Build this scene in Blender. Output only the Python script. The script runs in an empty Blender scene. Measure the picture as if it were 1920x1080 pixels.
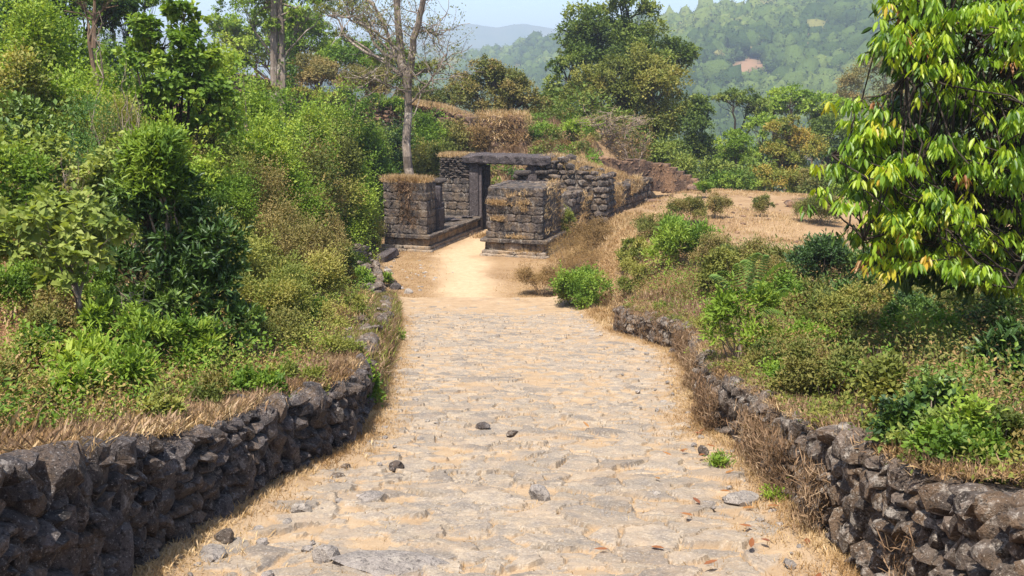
import bpy, math, random
import numpy as np
rng = np.random.default_rng(7); random.seed(7)
R = math.radians
S = bpy.context.scene; COL = S.collection
# ------------------------------------------------------------------ camera, light, exposure
FPX = 1884.0; TH = math.atan(390 / FPX); CT, ST = math.cos(TH), math.sin(TH)
cam_d = bpy.data.cameras.new('camera'); cam = bpy.data.objects.new('camera', cam_d); COL.objects.link(cam)
cam_d.sensor_width = 36; cam_d.lens = 36 * FPX / 1920; cam_d.clip_start = .1; cam_d.clip_end = 9000
cam.location = (0, 0, 0); cam.rotation_euler = (R(90) - TH, 0, 0); S.camera = cam
SUN_EL, SUN_AZ = R(62), math.atan2(-.24, -.62)       # direction towards the sun, azimuth from +y towards +x
sdir = (math.sin(SUN_AZ) * math.cos(SUN_EL), math.cos(SUN_AZ) * math.cos(SUN_EL), math.sin(SUN_EL))
w = bpy.data.worlds.new('World'); S.world = w; w.use_nodes = True
nt = w.node_tree; sky = nt.nodes.new('ShaderNodeTexSky'); sky.sky_type = 'NISHITA'; sky.sun_disc = False
sky.sun_elevation = SUN_EL; sky.sun_rotation = SUN_AZ; sky.dust_density = 3.0; sky.air_density = 1.0; sky.ozone_density = 3.2; sky.altitude = 600
bg = nt.nodes['Background']; bg.inputs[1].default_value = .14; nt.links.new(sky.outputs[0], bg.inputs[0])
sun_d = bpy.data.lights.new('sun', 'SUN'); sun_d.energy = 5.0; sun_d.angle = R(.53); sun_d.color = (1, .95, .87)
sun = bpy.data.objects.new('sun', sun_d); COL.objects.link(sun)
import mathutils
sun.rotation_euler = mathutils.Vector(sdir).to_track_quat('Z', 'Y').to_euler(); sun.location = (-20, -10, 40)
S.view_settings.view_transform = 'Standard'; S.view_settings.look = 'None'; S.view_settings.exposure = 1.0; S.view_settings.gamma = 1
cy = S.cycles
S.render.engine = 'CYCLES'
cy.max_bounces = 5; cy.diffuse_bounces = 3; cy.glossy_bounces = 2; cy.transmission_bounces = 3; cy.volume_bounces = 0
cy.transparent_max_bounces = 4; cy.caustics_reflective = False; cy.caustics_refractive = False; cy.sample_clamp_indirect = 6
cy.use_denoising = True; cy.denoiser = 'OPENIMAGEDENOISE'; cy.denoising_input_passes = 'RGB_ALBEDO_NORMAL'; cy.denoising_prefilter = 'NONE'

# ------------------------------------------------------------------ maths
def ray(px, py):
    a = (px - 960) / FPX; b = (540 - py) / FPX
    return np.array((a, CT + b * ST, -ST + b * CT))
def at(px, py, D):
    d = ray(px, py); return d * (D / d[1])
def _h(ix, iy):
    n = (ix.astype(np.int64) * 374761393 + iy.astype(np.int64) * 668265263) & 0x7fffffff
    n = ((n ^ (n >> 13)) * 1274126177) & 0x7fffffff
    return ((n ^ (n >> 16)) & 0xffff) / 65535.0
def vn(x, y):
    x = np.asarray(x, float); y = np.asarray(y, float)
    ix, iy = np.floor(x), np.floor(y); fx, fy = x - ix, y - iy
    ix, iy = ix.astype(np.int64), iy.astype(np.int64)
    fx = fx * fx * (3 - 2 * fx); fy = fy * fy * (3 - 2 * fy)
    return (_h(ix, iy) * (1 - fx) + _h(ix + 1, iy) * fx) * (1 - fy) + (_h(ix, iy + 1) * (1 - fx) + _h(ix + 1, iy + 1) * fx) * fy
def fbm(x, y, o=4):
    s = 0; a = .5
    for k in range(o):
        s = s + a * vn(x * 2 ** k + 17.3 * k, y * 2 ** k - 9.1 * k); a *= .5
    return s / (1 - .5 ** o)
def sst(a, b, x):
    t = np.clip((np.asarray(x, float) - a) / (b - a), 0, 1); return t * t * (3 - 2 * t)
def nrm(v):
    return v / np.maximum(np.linalg.norm(v, axis=-1, keepdims=True), 1e-9)
# ------------------------------------------------------------------ terrain
ZG = -5.5                                                  # forecourt of the gate
LE = np.array([(-6, -2.05), (5, -2.05), (5.9, -1.92), (6.7, -1.8), (7.9, -1.52), (8.5, -1.42), (10.5, -1.52), (13, -1.78), (16, -2), (21, -2.55), (25, -3.0), (31.6, -3.8), (38, -4.6), (60, -5.5)])
RE = np.array([(-6, 1.92), (5, 1.92), (6.8, 1.95), (8, 2.02), (9, 1.9), (10.7, 2.1), (13.4, 2.5), (15, 2.56), (18, 1.95), (20, 1.95), (23, 1.9), (25, 1.3), (28, 1.35), (30.5, 1.35), (34, 1.6), (60, 1.6)])
xl = lambda y: np.interp(y, LE[:, 0], LE[:, 1]); xr = lambda y: np.interp(y, RE[:, 0], RE[:, 1])
zroad = lambda y: np.interp(y, [-20, 22, 23, 24, 25.5, 27, 60], [1.1, -5.2, -5.33, -5.43, -5.49, ZG, ZG])
GO = np.array((-.95, 31.7)); GA = R(18); GU = np.array((math.cos(GA), -math.sin(GA))); GV = np.array((math.sin(GA), math.cos(GA)))
def uv(x, y):
    dx, dy = x - GO[0], y - GO[1]; return dx * GU[0] + dy * GU[1], dx * GV[0] + dy * GV[1]
def gxy(u, v): return GO[0] + u * GU[0] + v * GV[0], GO[1] + u * GU[1] + v * GV[1]
WP0, WDIR = np.array((1.75, 34.3)), nrm(np.array((.43, .9)))   # line of the long retaining wall
def H(x, y):
    x = np.asarray(x, float); y = np.asarray(y, float)
    zr = zroad(y); d = xl(y) - x; e = x - xr(y); u, v = uv(x, y)
    nz = (fbm(x * .35, y * .35) - .5)
    nearL = 1 - sst(20, 25, y)
    step = np.interp(y, [3, 4.4, 6, 10], [1.0, .80, .60, .53]) * sst(.22, .4, d) * nearL
    dl = np.maximum(d - .6 - (1 - nearL) * .8, 0)
    rise = 9 * np.tanh(.42 * np.maximum(dl - 1.1 * (1 - np.exp(-dl / 1.3)), 0) / 9) + .5 * nz * sst(0, 3, dl)
    zl = zr + step + rise
    plat = np.interp(y, [-20, 3.7, 7, 12, 18, 22, 27, 40, 60], [1.9, -1.68, -2.43, -3.22, -3.98, -4.28, -4.32, -4.3, -6.0])
    fr = np.interp(y, [0, 18, 20, 26, 60], [.3, .35, 1.6, 2.4, 2.4])
    tz = sst(.15, 1, np.clip(e / fr, 0, 1))
    zR = zr * (1 - tz) + (plat - .05 * np.maximum(e - 5, 0) + .35 * nz) * tz
    z = np.where(d > 0, zl, np.where(e > 0, zR, zr))
    # slope behind the gate
    b = sst(7.2, 13, v) * sst(2.6, .4, u) * 2.4 + 1.1 * sst(13, 18, v) * sst(1.5, -1.5, u)
    z = np.where(u > -4.5, z + b, z + b * sst(-9, -4.5, u))
    # fill behind the retaining wall
    wx, wy = x - WP0[0], y - WP0[1]; s = wx * -WDIR[1] + wy * WDIR[0]; t = wx * WDIR[0] + wy * WDIR[1]
    front = -5.45 + .5 * sst(0, 9, t)
    wz = sst(2.4, .3, -s) * sst(-3, 0, t) * sst(13, 9, t) * (s < 0)
    z = z * (1 - wz) + front * wz
    fill = -4.1 + .65 * sst(.3, 2.4, s) + .35 * sst(2, 7, t) * sst(10, 7, t) - .4 * sst(6, 11, t)+ .5 * np.exp(-((x - 1.2) ** 2 + (y - 37.6) ** 2) / 2)
    wf = sst(.1, .5, s) * sst(-1.0, .2, t) * sst(14, 9, t) * sst(.35, .8, u) * sst(46, 43, y)
    z = z * (1 - wf) + fill * wf
    inner = (u > -3.7) & (u < .35) & (v > -1) & (v < 7)
    z = np.where(inner, ZG, z)
    # valley beyond
    fall = sst(48, 120, y) * sst(-30, -4, x - .1 * (y - 50)) * 34 + sst(60, 140, y) * 14 + sst(120, 400, y) * 30
    return z - fall + .05 * nz * sst(0, .5, np.abs(x))
# ------------------------------------------------------------------ mesh helpers
def link(name, me, mats, parent=None):
    o = bpy.data.objects.new(name, me); COL.objects.link(o)
    for m in (mats if isinstance(mats, (list, tuple)) else [mats]): me.materials.append(m)
    if parent: o.parent = parent
    return o
def tag(o, label=None, cat=None, group=None, kind=None):
    if label: o['label'] = label
    if cat: o['category'] = cat
    if group: o['group'] = group
    if kind: o['kind'] = kind
    return o
def empty(name, loc, rz=0, label=None, cat=None, group=None):
    o = bpy.data.objects.new(name, None); COL.objects.link(o); o.location = loc; o.rotation_euler = (0, 0, rz); o.empty_display_size = .2
    return tag(o, label, cat, group)
class MB:
    def __init__(s): s.V = []; s.L = []; s.Z = []; s.T = []; s.M = []; s.n = 0
    def add(s, V, faces, tint=.5, mat=0):
        """faces: list of int arrays (n,k)"""
        V = np.asarray(V, np.float32).reshape(-1, 3)
        for f in (faces if isinstance(faces, list) else [faces]):
            f = np.asarray(f, np.int64)
            if f.size == 0: continue
            s.L.append((f + s.n).ravel()); s.Z.append(np.full(len(f), f.shape[1])); s.M.append(np.full(len(f), mat))
        s.V.append(V); s.T.append(np.broadcast_to(np.asarray(tint, np.float32), (len(V),)).copy() if np.ndim(tint) == 0 else np.asarray(tint, np.float32))
        s.n += len(V)
    def build(s, name, mats, parent=None, smooth=False, attrs=None, origin=None):
        V = np.concatenate(s.V); L = np.concatenate(s.L); Z = np.concatenate(s.Z); T = np.concatenate(s.T)
        if origin is not None: V = V - np.asarray(origin, np.float32)
        me = bpy.data.meshes.new(name)
        me.vertices.add(len(V)); me.vertices.foreach_set('co', V.ravel())
        me.loops.add(len(L)); me.loops.foreach_set('vertex_index', L.astype(np.int32))
        me.polygons.add(len(Z)); me.polygons.foreach_set('loop_start', np.concatenate(([0], np.cumsum(Z)[:-1])).astype(np.int32))
        if isinstance(mats, (list, tuple)) and len(mats) > 1: me.polygons.foreach_set('material_index', np.concatenate(s.M).astype(np.int32))
        a = me.attributes.new('tint', 'FLOAT', 'POINT'); a.data.foreach_set('value', T)
        for k, v in (attrs or {}).items():
            a = me.attributes.new(k, 'FLOAT', 'POINT'); a.data.foreach_set('value', np.asarray(v, np.float32))
        me.update(calc_edges=True)
        me.polygons.foreach_set('use_smooth', np.full(len(Z), smooth))
        o = link(name, me, mats, parent)
        if origin is not None: o.location = origin
        return o
def tube(mb, P, r, k=6, tint=.5, mat=0, cap=False):
    P = np.asarray(P, float); r = np.broadcast_to(np.asarray(r, float), (len(P),)); n = len(P)
    T = nrm(np.gradient(P, axis=0)); a = np.array((0, 0, 1.)) if abs(T[0][2]) < .9 else np.array((1., 0, 0))
    A = nrm(np.cross(T, a)); B = np.cross(T, A)
    ph = np.arange(k) * 2 * math.pi / k
    V = P[:, None] + r[:, None, None] * (np.cos(ph)[None, :, None] * A[:, None] + np.sin(ph)[None, :, None] * B[:, None])
    i = np.arange(n - 1)[:, None] * k; j = np.arange(k)[None]; j2 = (j + 1) % k
    F = np.stack((i + j, i + j2, i + k + j2, i + k + j), -1).reshape(-1, 4)
    mb.add(V.reshape(-1, 3), [F], tint, mat)
def limb(mb, p0, p1, r0, r1, wob=.06, seg=6, k=6, sag=0, tint=.5, rg=None):
    g = rg or rng; p0 = np.asarray(p0, float); p1 = np.asarray(p1, float); t = np.linspace(0, 1, seg + 1)
    ln = np.linalg.norm(p1 - p0); P = p0 + (p1 - p0) * t[:, None]
    off = np.cumsum(g.normal(0, 1, (seg + 1, 3)), 0); off -= off[0]; off -= t[:, None] * off[-1]
    P = P + off * ln * wob / math.sqrt(seg) ; P[:, 2] += sag * ln * 4 * t * (1 - t)
    tube(mb, P, r0 + (r1 - r0) * t ** .8, k, tint)
    return P
BOXF = [np.array([[0, 1, 3, 2], [4, 6, 7, 5], [0, 4, 5, 1], [2, 3, 7, 6], [0, 2, 6, 4], [1, 5, 7, 3]])]
def cblock(mb, c, s, bev=.015, rot=None, tint=.5, jit=0., mat=0):
    """chamfered block of centre c, full size s"""
    h = np.asarray(s, float) / 2; bev = min(bev, h.min() * .6); V = []; idx = {}
    for sx in (-1, 1):
        for sy in (-1, 1):
            for sz in (-1, 1):
                for ax in range(3):
                    p = np.array((sx, sy, sz)) * (h - bev); p[ax] = (sx, sy, sz)[ax] * h[ax]
                    idx[(sx, sy, sz, ax)] = len(V); V.append(p)
    V = np.array(V); Q = []; T3 = []
    for ax in range(3):
        a, b = [k for k in range(3) if k != ax]
        for sg in (-1, 1):
            q = []
            for (p, r_) in ((-1, -1), (1, -1), (1, 1), (-1, 1)):
                k = [0, 0, 0]; k[ax] = sg; k[a] = p; k[b] = r_; q.append(idx[(*k, ax)])
            if (sg == 1) == (ax == 1): q = q[::-1]
            Q.append(q)
    for ax in range(3):
        a, b = [k for k in range(3) if k != ax]
        for p in (-1, 1):
            for r_ in (-1, 1):
                k0 = [0, 0, 0]; k0[a] = p; k0[b] = r_; k1 = list(k0); k0[ax] = -1; k1[ax] = 1
                q = [idx[(*k0, a)], idx[(*k1, a)], idx[(*k1, b)], idx[(*k0, b)]]
                Q.append(q)
    for sx in (-1, 1):
        for sy in (-1, 1):
            for sz in (-1, 1):
                T3.append([idx[(sx, sy, sz, k)] for k in range(3)])
    if jit:
        cj = {}
        for (sx, sy, sz, ax), i in idx.items():
            if (sx, sy, sz) not in cj: cj[(sx, sy, sz)] = rng.normal(0, jit, 3)
            V[i] += cj[(sx, sy, sz)]
    # outward winding
    def fix(f):
        f = np.array(f); cc = V[f].mean(1); n_ = np.cross(V[f[:, 1]] - V[f[:, 0]], V[f[:, 2]] - V[f[:, 0]])
        bad = (n_ * cc).sum(1) < 0; f[bad] = f[bad][:, ::-1]; return f
    Q, T3 = fix(Q), fix(T3)
    if rot is not None: V = V @ np.asarray(rot).T
    mb.add(V + np.asarray(c, float), [Q, T3], tint, mat)
def rblock(mb, c, s, rot=None, tint=.5, amp=.012, p=7., sub=3, chip=.0):
    """weathered block: rounded box with worn, uneven faces and chipped corners"""
    V, F = ico(sub); q = np.abs(V); V = V / (q ** p).sum(1, keepdims=True) ** (1 / p)
    for k in range(2):
        if rng.random() < chip:
            n = nrm(np.sign(rng.normal(0, 1, 3)) * np.array((1, rng.uniform(.3, 1), rng.uniform(.3, 1)))); o = rng.uniform(1.15, 1.4); pr = V @ n; V = V - np.maximum(pr - o, 0)[:, None] * n
    V = V * np.asarray(s, float) / 2; k = rng.uniform(0, 50, 3)
    V = V + amp * (np.stack([vn(V[:, 0] * 9 + V[:, 2] * 7 + k[i], V[:, 1] * 9 - V[:, 2] * 5 + k[i]) for i in range(3)], 1) * 2 - 1)
    if rot is not None: V = V @ np.asarray(rot).T
    mb.add(V + np.asarray(c, float), [F], tint)
def rotm(rx=0, ry=0, rz=0): return np.array(mathutils.Euler((rx, ry, rz)).to_matrix())
_ico = {}
def ico(n):
    if n not in _ico:
        import bmesh
        bm = bmesh.new(); bmesh.ops.create_icosphere(bm, subdivisions=n, radius=1)
        bm.verts.ensure_lookup_table(); _ico[n] = (np.array([v.co[:] for v in bm.verts]), np.array([[v.index for v in f.verts] for f in bm.faces])); bm.free()
    return _ico[n]
def rock(mb, c, s, rot=None, sub=2, cuts=7, depth=.62, tint=.5, rough=.05, mat=0, box=0.):
    V, F = ico(sub); V = V.copy()
    if box: V = V / (np.abs(V) ** box).sum(1, keepdims=True) ** (1 / box)
    for k in range(cuts):
        n = nrm(rng.normal(0, 1, 3)); o = rng.uniform(depth, .92); p = V @ n; V -= np.maximum(p - o, 0)[:, None] * n
    V += rng.normal(0, rough, V.shape); V += rough * 1.6 * np.sin(V[:, [1, 2, 0]] * rng.uniform(3, 7, 3) + rng.uniform(0, 6, 3))
    V = V * np.asarray(s, float) / 2 * 1.12
    if rot is not None: V = V @ np.asarray(rot).T
    mb.add(V + np.asarray(c, float), [F], tint, mat)
# ------------------------------------------------------------------ materials
def mk(name):
    m = bpy.data.materials.new(name); m.use_nodes = True; t = m.node_tree; t.nodes.clear()
    out = t.nodes.new('ShaderNodeOutputMaterial'); return m, t, out
class N:
    def __init__(s, t): s.t = t
    def new(s, ty, **kw):
        n = s.t.nodes.new(ty)
        for k, v in kw.items(): setattr(n, k, v)
        return n
    def put(s, sock, v):
        if hasattr(v, 'is_output') or isinstance(v, bpy.types.NodeSocket): s.t.links.new(v, sock)
        else: sock.default_value = v
    def noise(s, vec, scale, det=4, rough=.6, dist=0):
        n = s.new('ShaderNodeTexNoise'); s.put(n.inputs['Vector'], vec); n.inputs['Scale'].default_value = scale; n.inputs['Detail'].default_value = det
        n.inputs['Roughness'].default_value = rough; n.inputs['Distortion'].default_value = dist; return n.outputs['Fac']
    def ramp(s, f, stops):
        n = s.new('ShaderNodeValToRGB'); e = n.color_ramp.elements
        while len(e) < len(stops): e.new(.5)
        for i, (p, c) in enumerate(stops):
            e[i].position = p; e[i].color = (*c, 1) if np.ndim(c) else (c, c, c, 1)
        s.put(n.inputs[0], f); return n.outputs[0]
    def mix(s, f, a, b, mode='MIX'):
        n = s.new('ShaderNodeMix', data_type='RGBA', blend_type=mode); s.put(n.inputs[0], f)
        for i, v in ((6, a), (7, b)): s.put(n.inputs[i], (*v, 1) if isinstance(v, tuple) and len(v) == 3 else v)
        return n.outputs[2]
    def math(s, op, a, b=0.):
        n = s.new('ShaderNodeMath', operation=op); s.put(n.inputs[0], a); s.put(n.inputs[1], b); return n.outputs[0]
    def attr(s, name): return s.new('ShaderNodeAttribute', attribute_name=name).outputs['Fac']
    def pos(s): return s.new('ShaderNodeNewGeometry').outputs['Position']
    def obj(s): return s.new('ShaderNodeTexCoord').outputs['Object']
    def scl(s, v, sc):
        n = s.new('ShaderNodeMapping'); s.put(n.inputs[0], v); n.inputs['Scale'].default_value = sc; return n.outputs[0]
    def bump(s, h, st, d=.02):
        n = s.new('ShaderNodeBump'); n.inputs['Strength'].default_value = st; n.inputs['Distance'].default_value = d; s.put(n.inputs['Height'], h); return n.outputs[0]
    def bsdf(s, out, col, rough=.9, nor=None, spec=.25):
        b = s.new('ShaderNodeBsdfPrincipled'); s.put(b.inputs['Base Color'], (*col, 1) if isinstance(col, tuple) else col); s.put(b.inputs['Roughness'], rough)
        b.inputs['Specular IOR Level'].default_value = spec
        if nor is not None: s.put(b.inputs['Normal'], nor)
        s.t.links.new(b.outputs[0], out.inputs[0]); return b
def leafmat(name, stops, trans=.34, rough=.55, spec=.2, tcol=1.35, gain=(2.0, 1.62, 1.2)):
    m, t, out = mk(name); n = N(t); c = n.ramp(n.attr('tint'), [(p_, tuple(min(.8, x * q_) for x, q_ in zip(c_, gain))) for p_, c_ in stops])
    d = n.new('ShaderNodeBsdfPrincipled'); n.put(d.inputs['Base Color'], c); d.inputs['Roughness'].default_value = rough; d.inputs['Specular IOR Level'].default_value = spec
    tr = n.new('ShaderNodeBsdfTranslucent'); n.put(tr.inputs[0], n.mix(1., c, (tcol, tcol, .55), 'MULTIPLY'))
    mx = n.new('ShaderNodeMixShader'); mx.inputs[0].default_value = trans
    t.links.new(d.outputs[0], mx.inputs[1]); t.links.new(tr.outputs[0], mx.inputs[2]); t.links.new(mx.outputs[0], out.inputs[0]); return m
def barkmat(name, a, b, sc=9., lich=None):
    m, t, out = mk(name); n = N(t); p = n.scl(n.pos(), (1, 1, .25)); f = n.noise(p, sc, 5, .65)
    c = n.ramp(f, [(.3, a), (.7, b)])
    if lich: c = n.mix(n.ramp(n.noise(n.pos(), 2.3, 4), [(.55, 0.), (.68, 1.)]), c, lich)
    n.bsdf(out, c, .9, n.bump(f, .6, .03), .15); return m
def stonemat(name, dark, mid, lichen, sc=1., lich=.54, warm=None, streak=True, amt=.7):
    m, t, out = mk(name); n = N(t); p = n.pos()
    f = n.noise(p, 6 * sc, 9, .72); c = n.ramp(f, [(.36, dark), (.64, mid)])
    c = n.mix(n.math('MULTIPLY', n.attr('tint'), .6), c, n.ramp(f, [(.36, tuple(x * 1.3 for x in mid)), (.64, tuple(min(.8, x * 2.6) for x in mid))]))
    if warm: c = n.mix(n.ramp(n.noise(p, 2.6 * sc, 6, .7), [(.47, 0.), (.58, .75)]), c, n.mix(f, tuple(x * .5 for x in warm), tuple(min(.8, x * 1.7) for x in warm)))
    l = n.ramp(n.noise(n.scl(p, (1, 1, .3 if streak else 1)), 7 * sc, 9, .78), [(lich, 0.), (lich + .09, amt)])
    c = n.mix(l, c, lichen)
    sp = n.ramp(n.noise(p, 48 * sc, 3, .6), [(.60, 0.), (.68, .75)]); c = n.mix(sp, c, lichen)
    pit = n.ramp(n.noise(p, 26 * sc, 4, .7), [(.36, .75), (.46, 0.)]); c = n.mix(pit, c, tuple(x * .5 for x in dark))
    h = n.math('ADD', f, n.math('MULTIPLY', n.noise(p, 40 * sc, 4, .7), .4))
    n.bsdf(out, c, .85, n.bump(h, 1., .05), .25); return m
def roughen(m, sc, dist):
    t = m.node_tree; n = N(t); b = n.bump(n.noise(n.pos(), sc, 4, .75), 1., dist)
    for q in t.nodes:
        if q.type in ('BSDF_PRINCIPLED', 'BSDF_TRANSLUCENT'): t.links.new(b, q.inputs['Normal'])
M = {}
M['ground'], t, out = mk('ground'); n = N(t); p = n.pos()
f1 = n.noise(p, .55, 5, .6); f2 = n.noise(p, 6, 6, .7); f3 = n.noise(p, 45, 4, .7)
c = n.ramp(f1, [(.3, (.17, .102, .052)), (.5, (.235, .147, .076)), (.7, (.30, .20, .108))])
c = n.mix(n.ramp(f2, [(.35, 0.), (.75, .6)]), c, (.32, .22, .125)); c = n.mix(n.ramp(f3, [(.5, 0.), (.8, .55)]), c, (.20, .125, .065))
c = n.mix(n.attr('sand'), c, n.ramp(f2, [(.3, (.37, .255, .15)), (.7, (.45, .33, .205))]))
c = n.mix(n.attr('red'), c, n.ramp(f2, [(.3, (.17, .075, .04)), (.7, (.30, .14, .075))]))
n.bsdf(out, c, .95, n.bump(n.math('ADD', f2, n.math('MULTIPLY', f3, .4)), .7, .05), .1)
M['road'], t, out = mk('cobbles'); n = N(t); p = n.pos(); st = n.attr('stone'); tn = n.attr('tint')
f2 = n.noise(p, 9, 6, .7); f3 = n.noise(p, 60, 4, .75)
sand = n.ramp(n.noise(p, 3.2, 6, .65), [(.3, (.25, .17, .098)), (.55, (.32, .226, .137)), (.75, (.37, .275, .176))])
sand = n.mix(n.ramp(f3, [(.52, 0.), (.72, .55)]), sand, (.34, .20, .09))
sc_ = n.ramp(tn, [(0., (.125, .10, .078)), (.3, (.20, .163, .122)), (.6, (.26, .208, .15)), (1., (.325, .255, .18))])
sc_ = n.mix(n.ramp(f2, [(.42, 0.), (.60, .6)]), sc_, (.15, .13, .115)); sc_ = n.mix(n.ramp(f3, [(.54, 0.), (.66, .6)]), sc_, (.40, .35, .29)); sc_ = n.mix(n.ramp(f3, [(.34, .6), (.46, 0.)]), sc_, (.09, .075, .062))
dust = n.ramp(n.noise(p, 2.4, 6, .7), [(.47, 0.), (.65, .65)])
sc_ = n.mix(dust, sc_, (.31, .225, .145))
c = n.mix(st, sand, sc_)
n.bsdf(out, c, .9, n.bump(n.math('ADD', f2, n.math('MULTIPLY', f3, .5)), .6, .02), .2)
M['wall'] = stonemat('dark_wall_stone', (.014, .012, .012), (.075, .062, .057), (.29, .26, .235), 1.5, .55, warm=(.11, .075, .05), streak=False, amt=.6)
M['wall_brown'] = stonemat('brown_wall_stone', (.020, .015, .012), (.105, .08, .062), (.40, .35, .29), 1.5, .52, warm=(.12, .075, .042), streak=False)
M['paleslab'] = stonemat('pale_slab', (.15, .13, .115), (.25, .215, .185), (.45, .39, .32), 1.6, .53, streak=False)
M['gate'] = stonemat('gate_stone', (.011, .009, .008), (.062, .048, .041), (.37, .33, .28), 1.1, .55, warm=(.14, .098, .062))
M['gate_pale'] = stonemat('gate_base_stone', (.05, .04, .032), (.20, .155, .115), (.46, .40, .32), 1.1, .53, warm=(.27, .18, .10))
M['jamb'] = stonemat('jamb_stone', (.018, .014, .014), (.062, .049, .047), (.28, .25, .23), 1., .575)
M['laterite'] = stonemat('laterite', (.025, .014, .011), (.11, .066, .043), (.28, .21, .15), .9, .56, warm=(.22, .125, .065))
M['core'] = stonemat('rubble_core', (.010, .008, .007), (.06, .045, .036), (.22, .19, .15), 1.3, .56, streak=False)
M['bark_grey'] = barkmat('bark_grey', (.09, .068, .052), (.26, .205, .16), 7, (.38, .32, .265))
M['bark_brown'] = barkmat('bark_brown', (.07, .045, .03), (.20, .135, .09), 9)
M['bark_dark'] = barkmat('bark_dark', (.02, .015, .011), (.06, .045, .033), 9)
M['twig'] = barkmat('twig', (.14, .10, .07), (.32, .25, .19), 14)
G = lambda *a: [(i / (len(a) - 1), c) for i, c in enumerate(a)]
M['l_mid'] = leafmat('leaf_mid', G((.028, .065, .012), (.055, .115, .018), (.085, .155, .025), (.13, .20, .04)))
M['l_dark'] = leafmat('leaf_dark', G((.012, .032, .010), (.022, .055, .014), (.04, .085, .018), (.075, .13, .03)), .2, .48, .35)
M['l_bright'] = leafmat('leaf_bright', G((.05, .10, .015), (.08, .15, .022), (.115, .195, .032), (.165, .235, .052)), .38)
M['l_pale'] = leafmat('leaf_pale', G((.05, .088, .026), (.08, .13, .036), (.115, .17, .05), (.155, .205, .075)), .38)
M['l_yellow'] = leafmat('leaf_olive', G((.055, .085, .022), (.085, .118, .03), (.118, .145, .042), (.16, .17, .06)), .3)
M['l_brown'] = leafmat('leaf_brown', G((.055, .042, .022), (.09, .07, .037), (.13, .10, .056), (.165, .14, .075)), .2, .7)
M['l_tan'] = leafmat('leaf_tan', G((.06, .07, .028), (.09, .095, .04), (.12, .115, .055), (.155, .135, .07)), .25, .7)
M['l_mixed'] = leafmat('leaf_mixed', G((.03, .052, .015), (.055, .08, .022), (.085, .095, .033), (.115, .10, .045)), .25, .6)
M['l_blue'] = leafmat('leaf_bluegreen', G((.03, .075, .03), (.055, .12, .04), (.085, .16, .055), (.13, .2, .075)))
M['l_far'] = leafmat('leaf_valley', G((.026, .05, .014), (.045, .08, .02), (.075, .12, .03), (.115, .155, .045)), .3, .6, .15)
M['l_olive'] = leafmat('leaf_dull_olive', G((.035, .052, .014), (.06, .085, .022), (.095, .12, .034), (.14, .14, .05)), .28, .6, .15)
M['l_gold'] = leafmat('leaf_gold', G((.05, .085, .018), (.085, .115, .025), (.13, .135, .032), (.17, .125, .035)), .3)
M['l_sara'] = leafmat('leaf_new', G((.08, .16, .013), (.17, .285, .018), (.28, .395, .022), (.40, .44, .028), (.52, .34, .04)), .5, .42, .4, 1.5, gain=(1, 1, 1))
M['l_rust'] = leafmat('leaf_rust', G((.20, .075, .04), (.28, .12, .05), (.36, .19, .07)), .4, .35, gain=(1, 1, 1))
M['straw'] = leafmat('straw', G((.25, .145, .06), (.37, .235, .11), (.46, .32, .165), (.54, .41, .25)), .25, .7, .2, 1.1, gain=(1, 1, 1))
M['straw_brown'] = leafmat('straw_brown', G((.11, .065, .036), (.19, .115, .065), (.28, .185, .11), (.40, .29, .185)), .2, .8, .1, 1.1, gain=(1, 1, 1))
M['forest'] = leafmat('leaf_forest', G((.018, .038, .013), (.034, .064, .019), (.056, .092, .027), (.084, .12, .038), (.095, .10, .048), (.10, .085, .055)), .08, .85, .08)

roughen(M['forest'], .75, 1.1)
# ------------------------------------------------------------------ ground sheet
def grid(name, xs, ys, zf, mats, attrs=None, drop=0., smooth=True):
    X, Y = np.meshgrid(xs, ys); Z = zf(X, Y) + drop
    nx, ny = len(xs), len(ys); i = np.arange(ny - 1)[:, None] * nx; j = np.arange(nx - 1)[None]
    F = np.stack((i + j, i + j + 1, i + nx + j + 1, i + nx + j), -1).reshape(-1, 4)
    mb = MB(); mb.add(np.stack((X, Y, Z), -1).reshape(-1, 3), [F])
    at_ = {k: f(X, Y).ravel() for k, f in (attrs or {}).items()}
    return mb.build(name, mats, smooth=smooth, attrs=at_)
def sandmask(x, y):
    wv = (fbm(x * 1.3, y * 1.3) - .5) * .9
    cl = np.interp(y, [22, 25, 28, 31.5, 37, 40], [-1.75, -1.9, -2.0, -2.4, -1.2, -.6]); cr = np.interp(y, [22, 25, 28, 31.5, 37, 40], [0.2, -.35, -.55, -.95, .3, .6])
    m = sst(-.45, .5, np.minimum(x - cl, cr - x) + wv) * sst(22.5, 24, y) * sst(44, 41, y)
    return m
def redmask(x, y):
    d = xl(y) - x
    return np.clip(sst(.5, 2.5, d) * sst(.42, .62, fbm(x * .5 + 9, y * .5)) * .9, 0, 1)
xs = np.concatenate((-np.geomspace(32, 1600, 40)[::-1], np.arange(-31.6, 31.7, .22), np.geomspace(32, 1800, 40)))
ys = np.concatenate((np.arange(-8, 60, .22), np.geomspace(60.3, 4200, 70)))
inroad = lambda X, Y: sst(-.05, .25, np.minimum(X - xl(Y), xr(Y) - X)) * sst(25.2, 24.2, Y)
tag(grid('ground', xs, ys, lambda X, Y: H(X, Y) - .14 * inroad(X, Y) - .05 * sst(22, 23.5, Y) * sst(41, 39, Y) * (np.minimum(X - xl(Y) - .3, xr(Y) + .6 - X) > 0), M['ground'], {'sand': lambda X, Y: sandmask(X, Y) * 0, 'red': redmask}), kind='structure')
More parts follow.
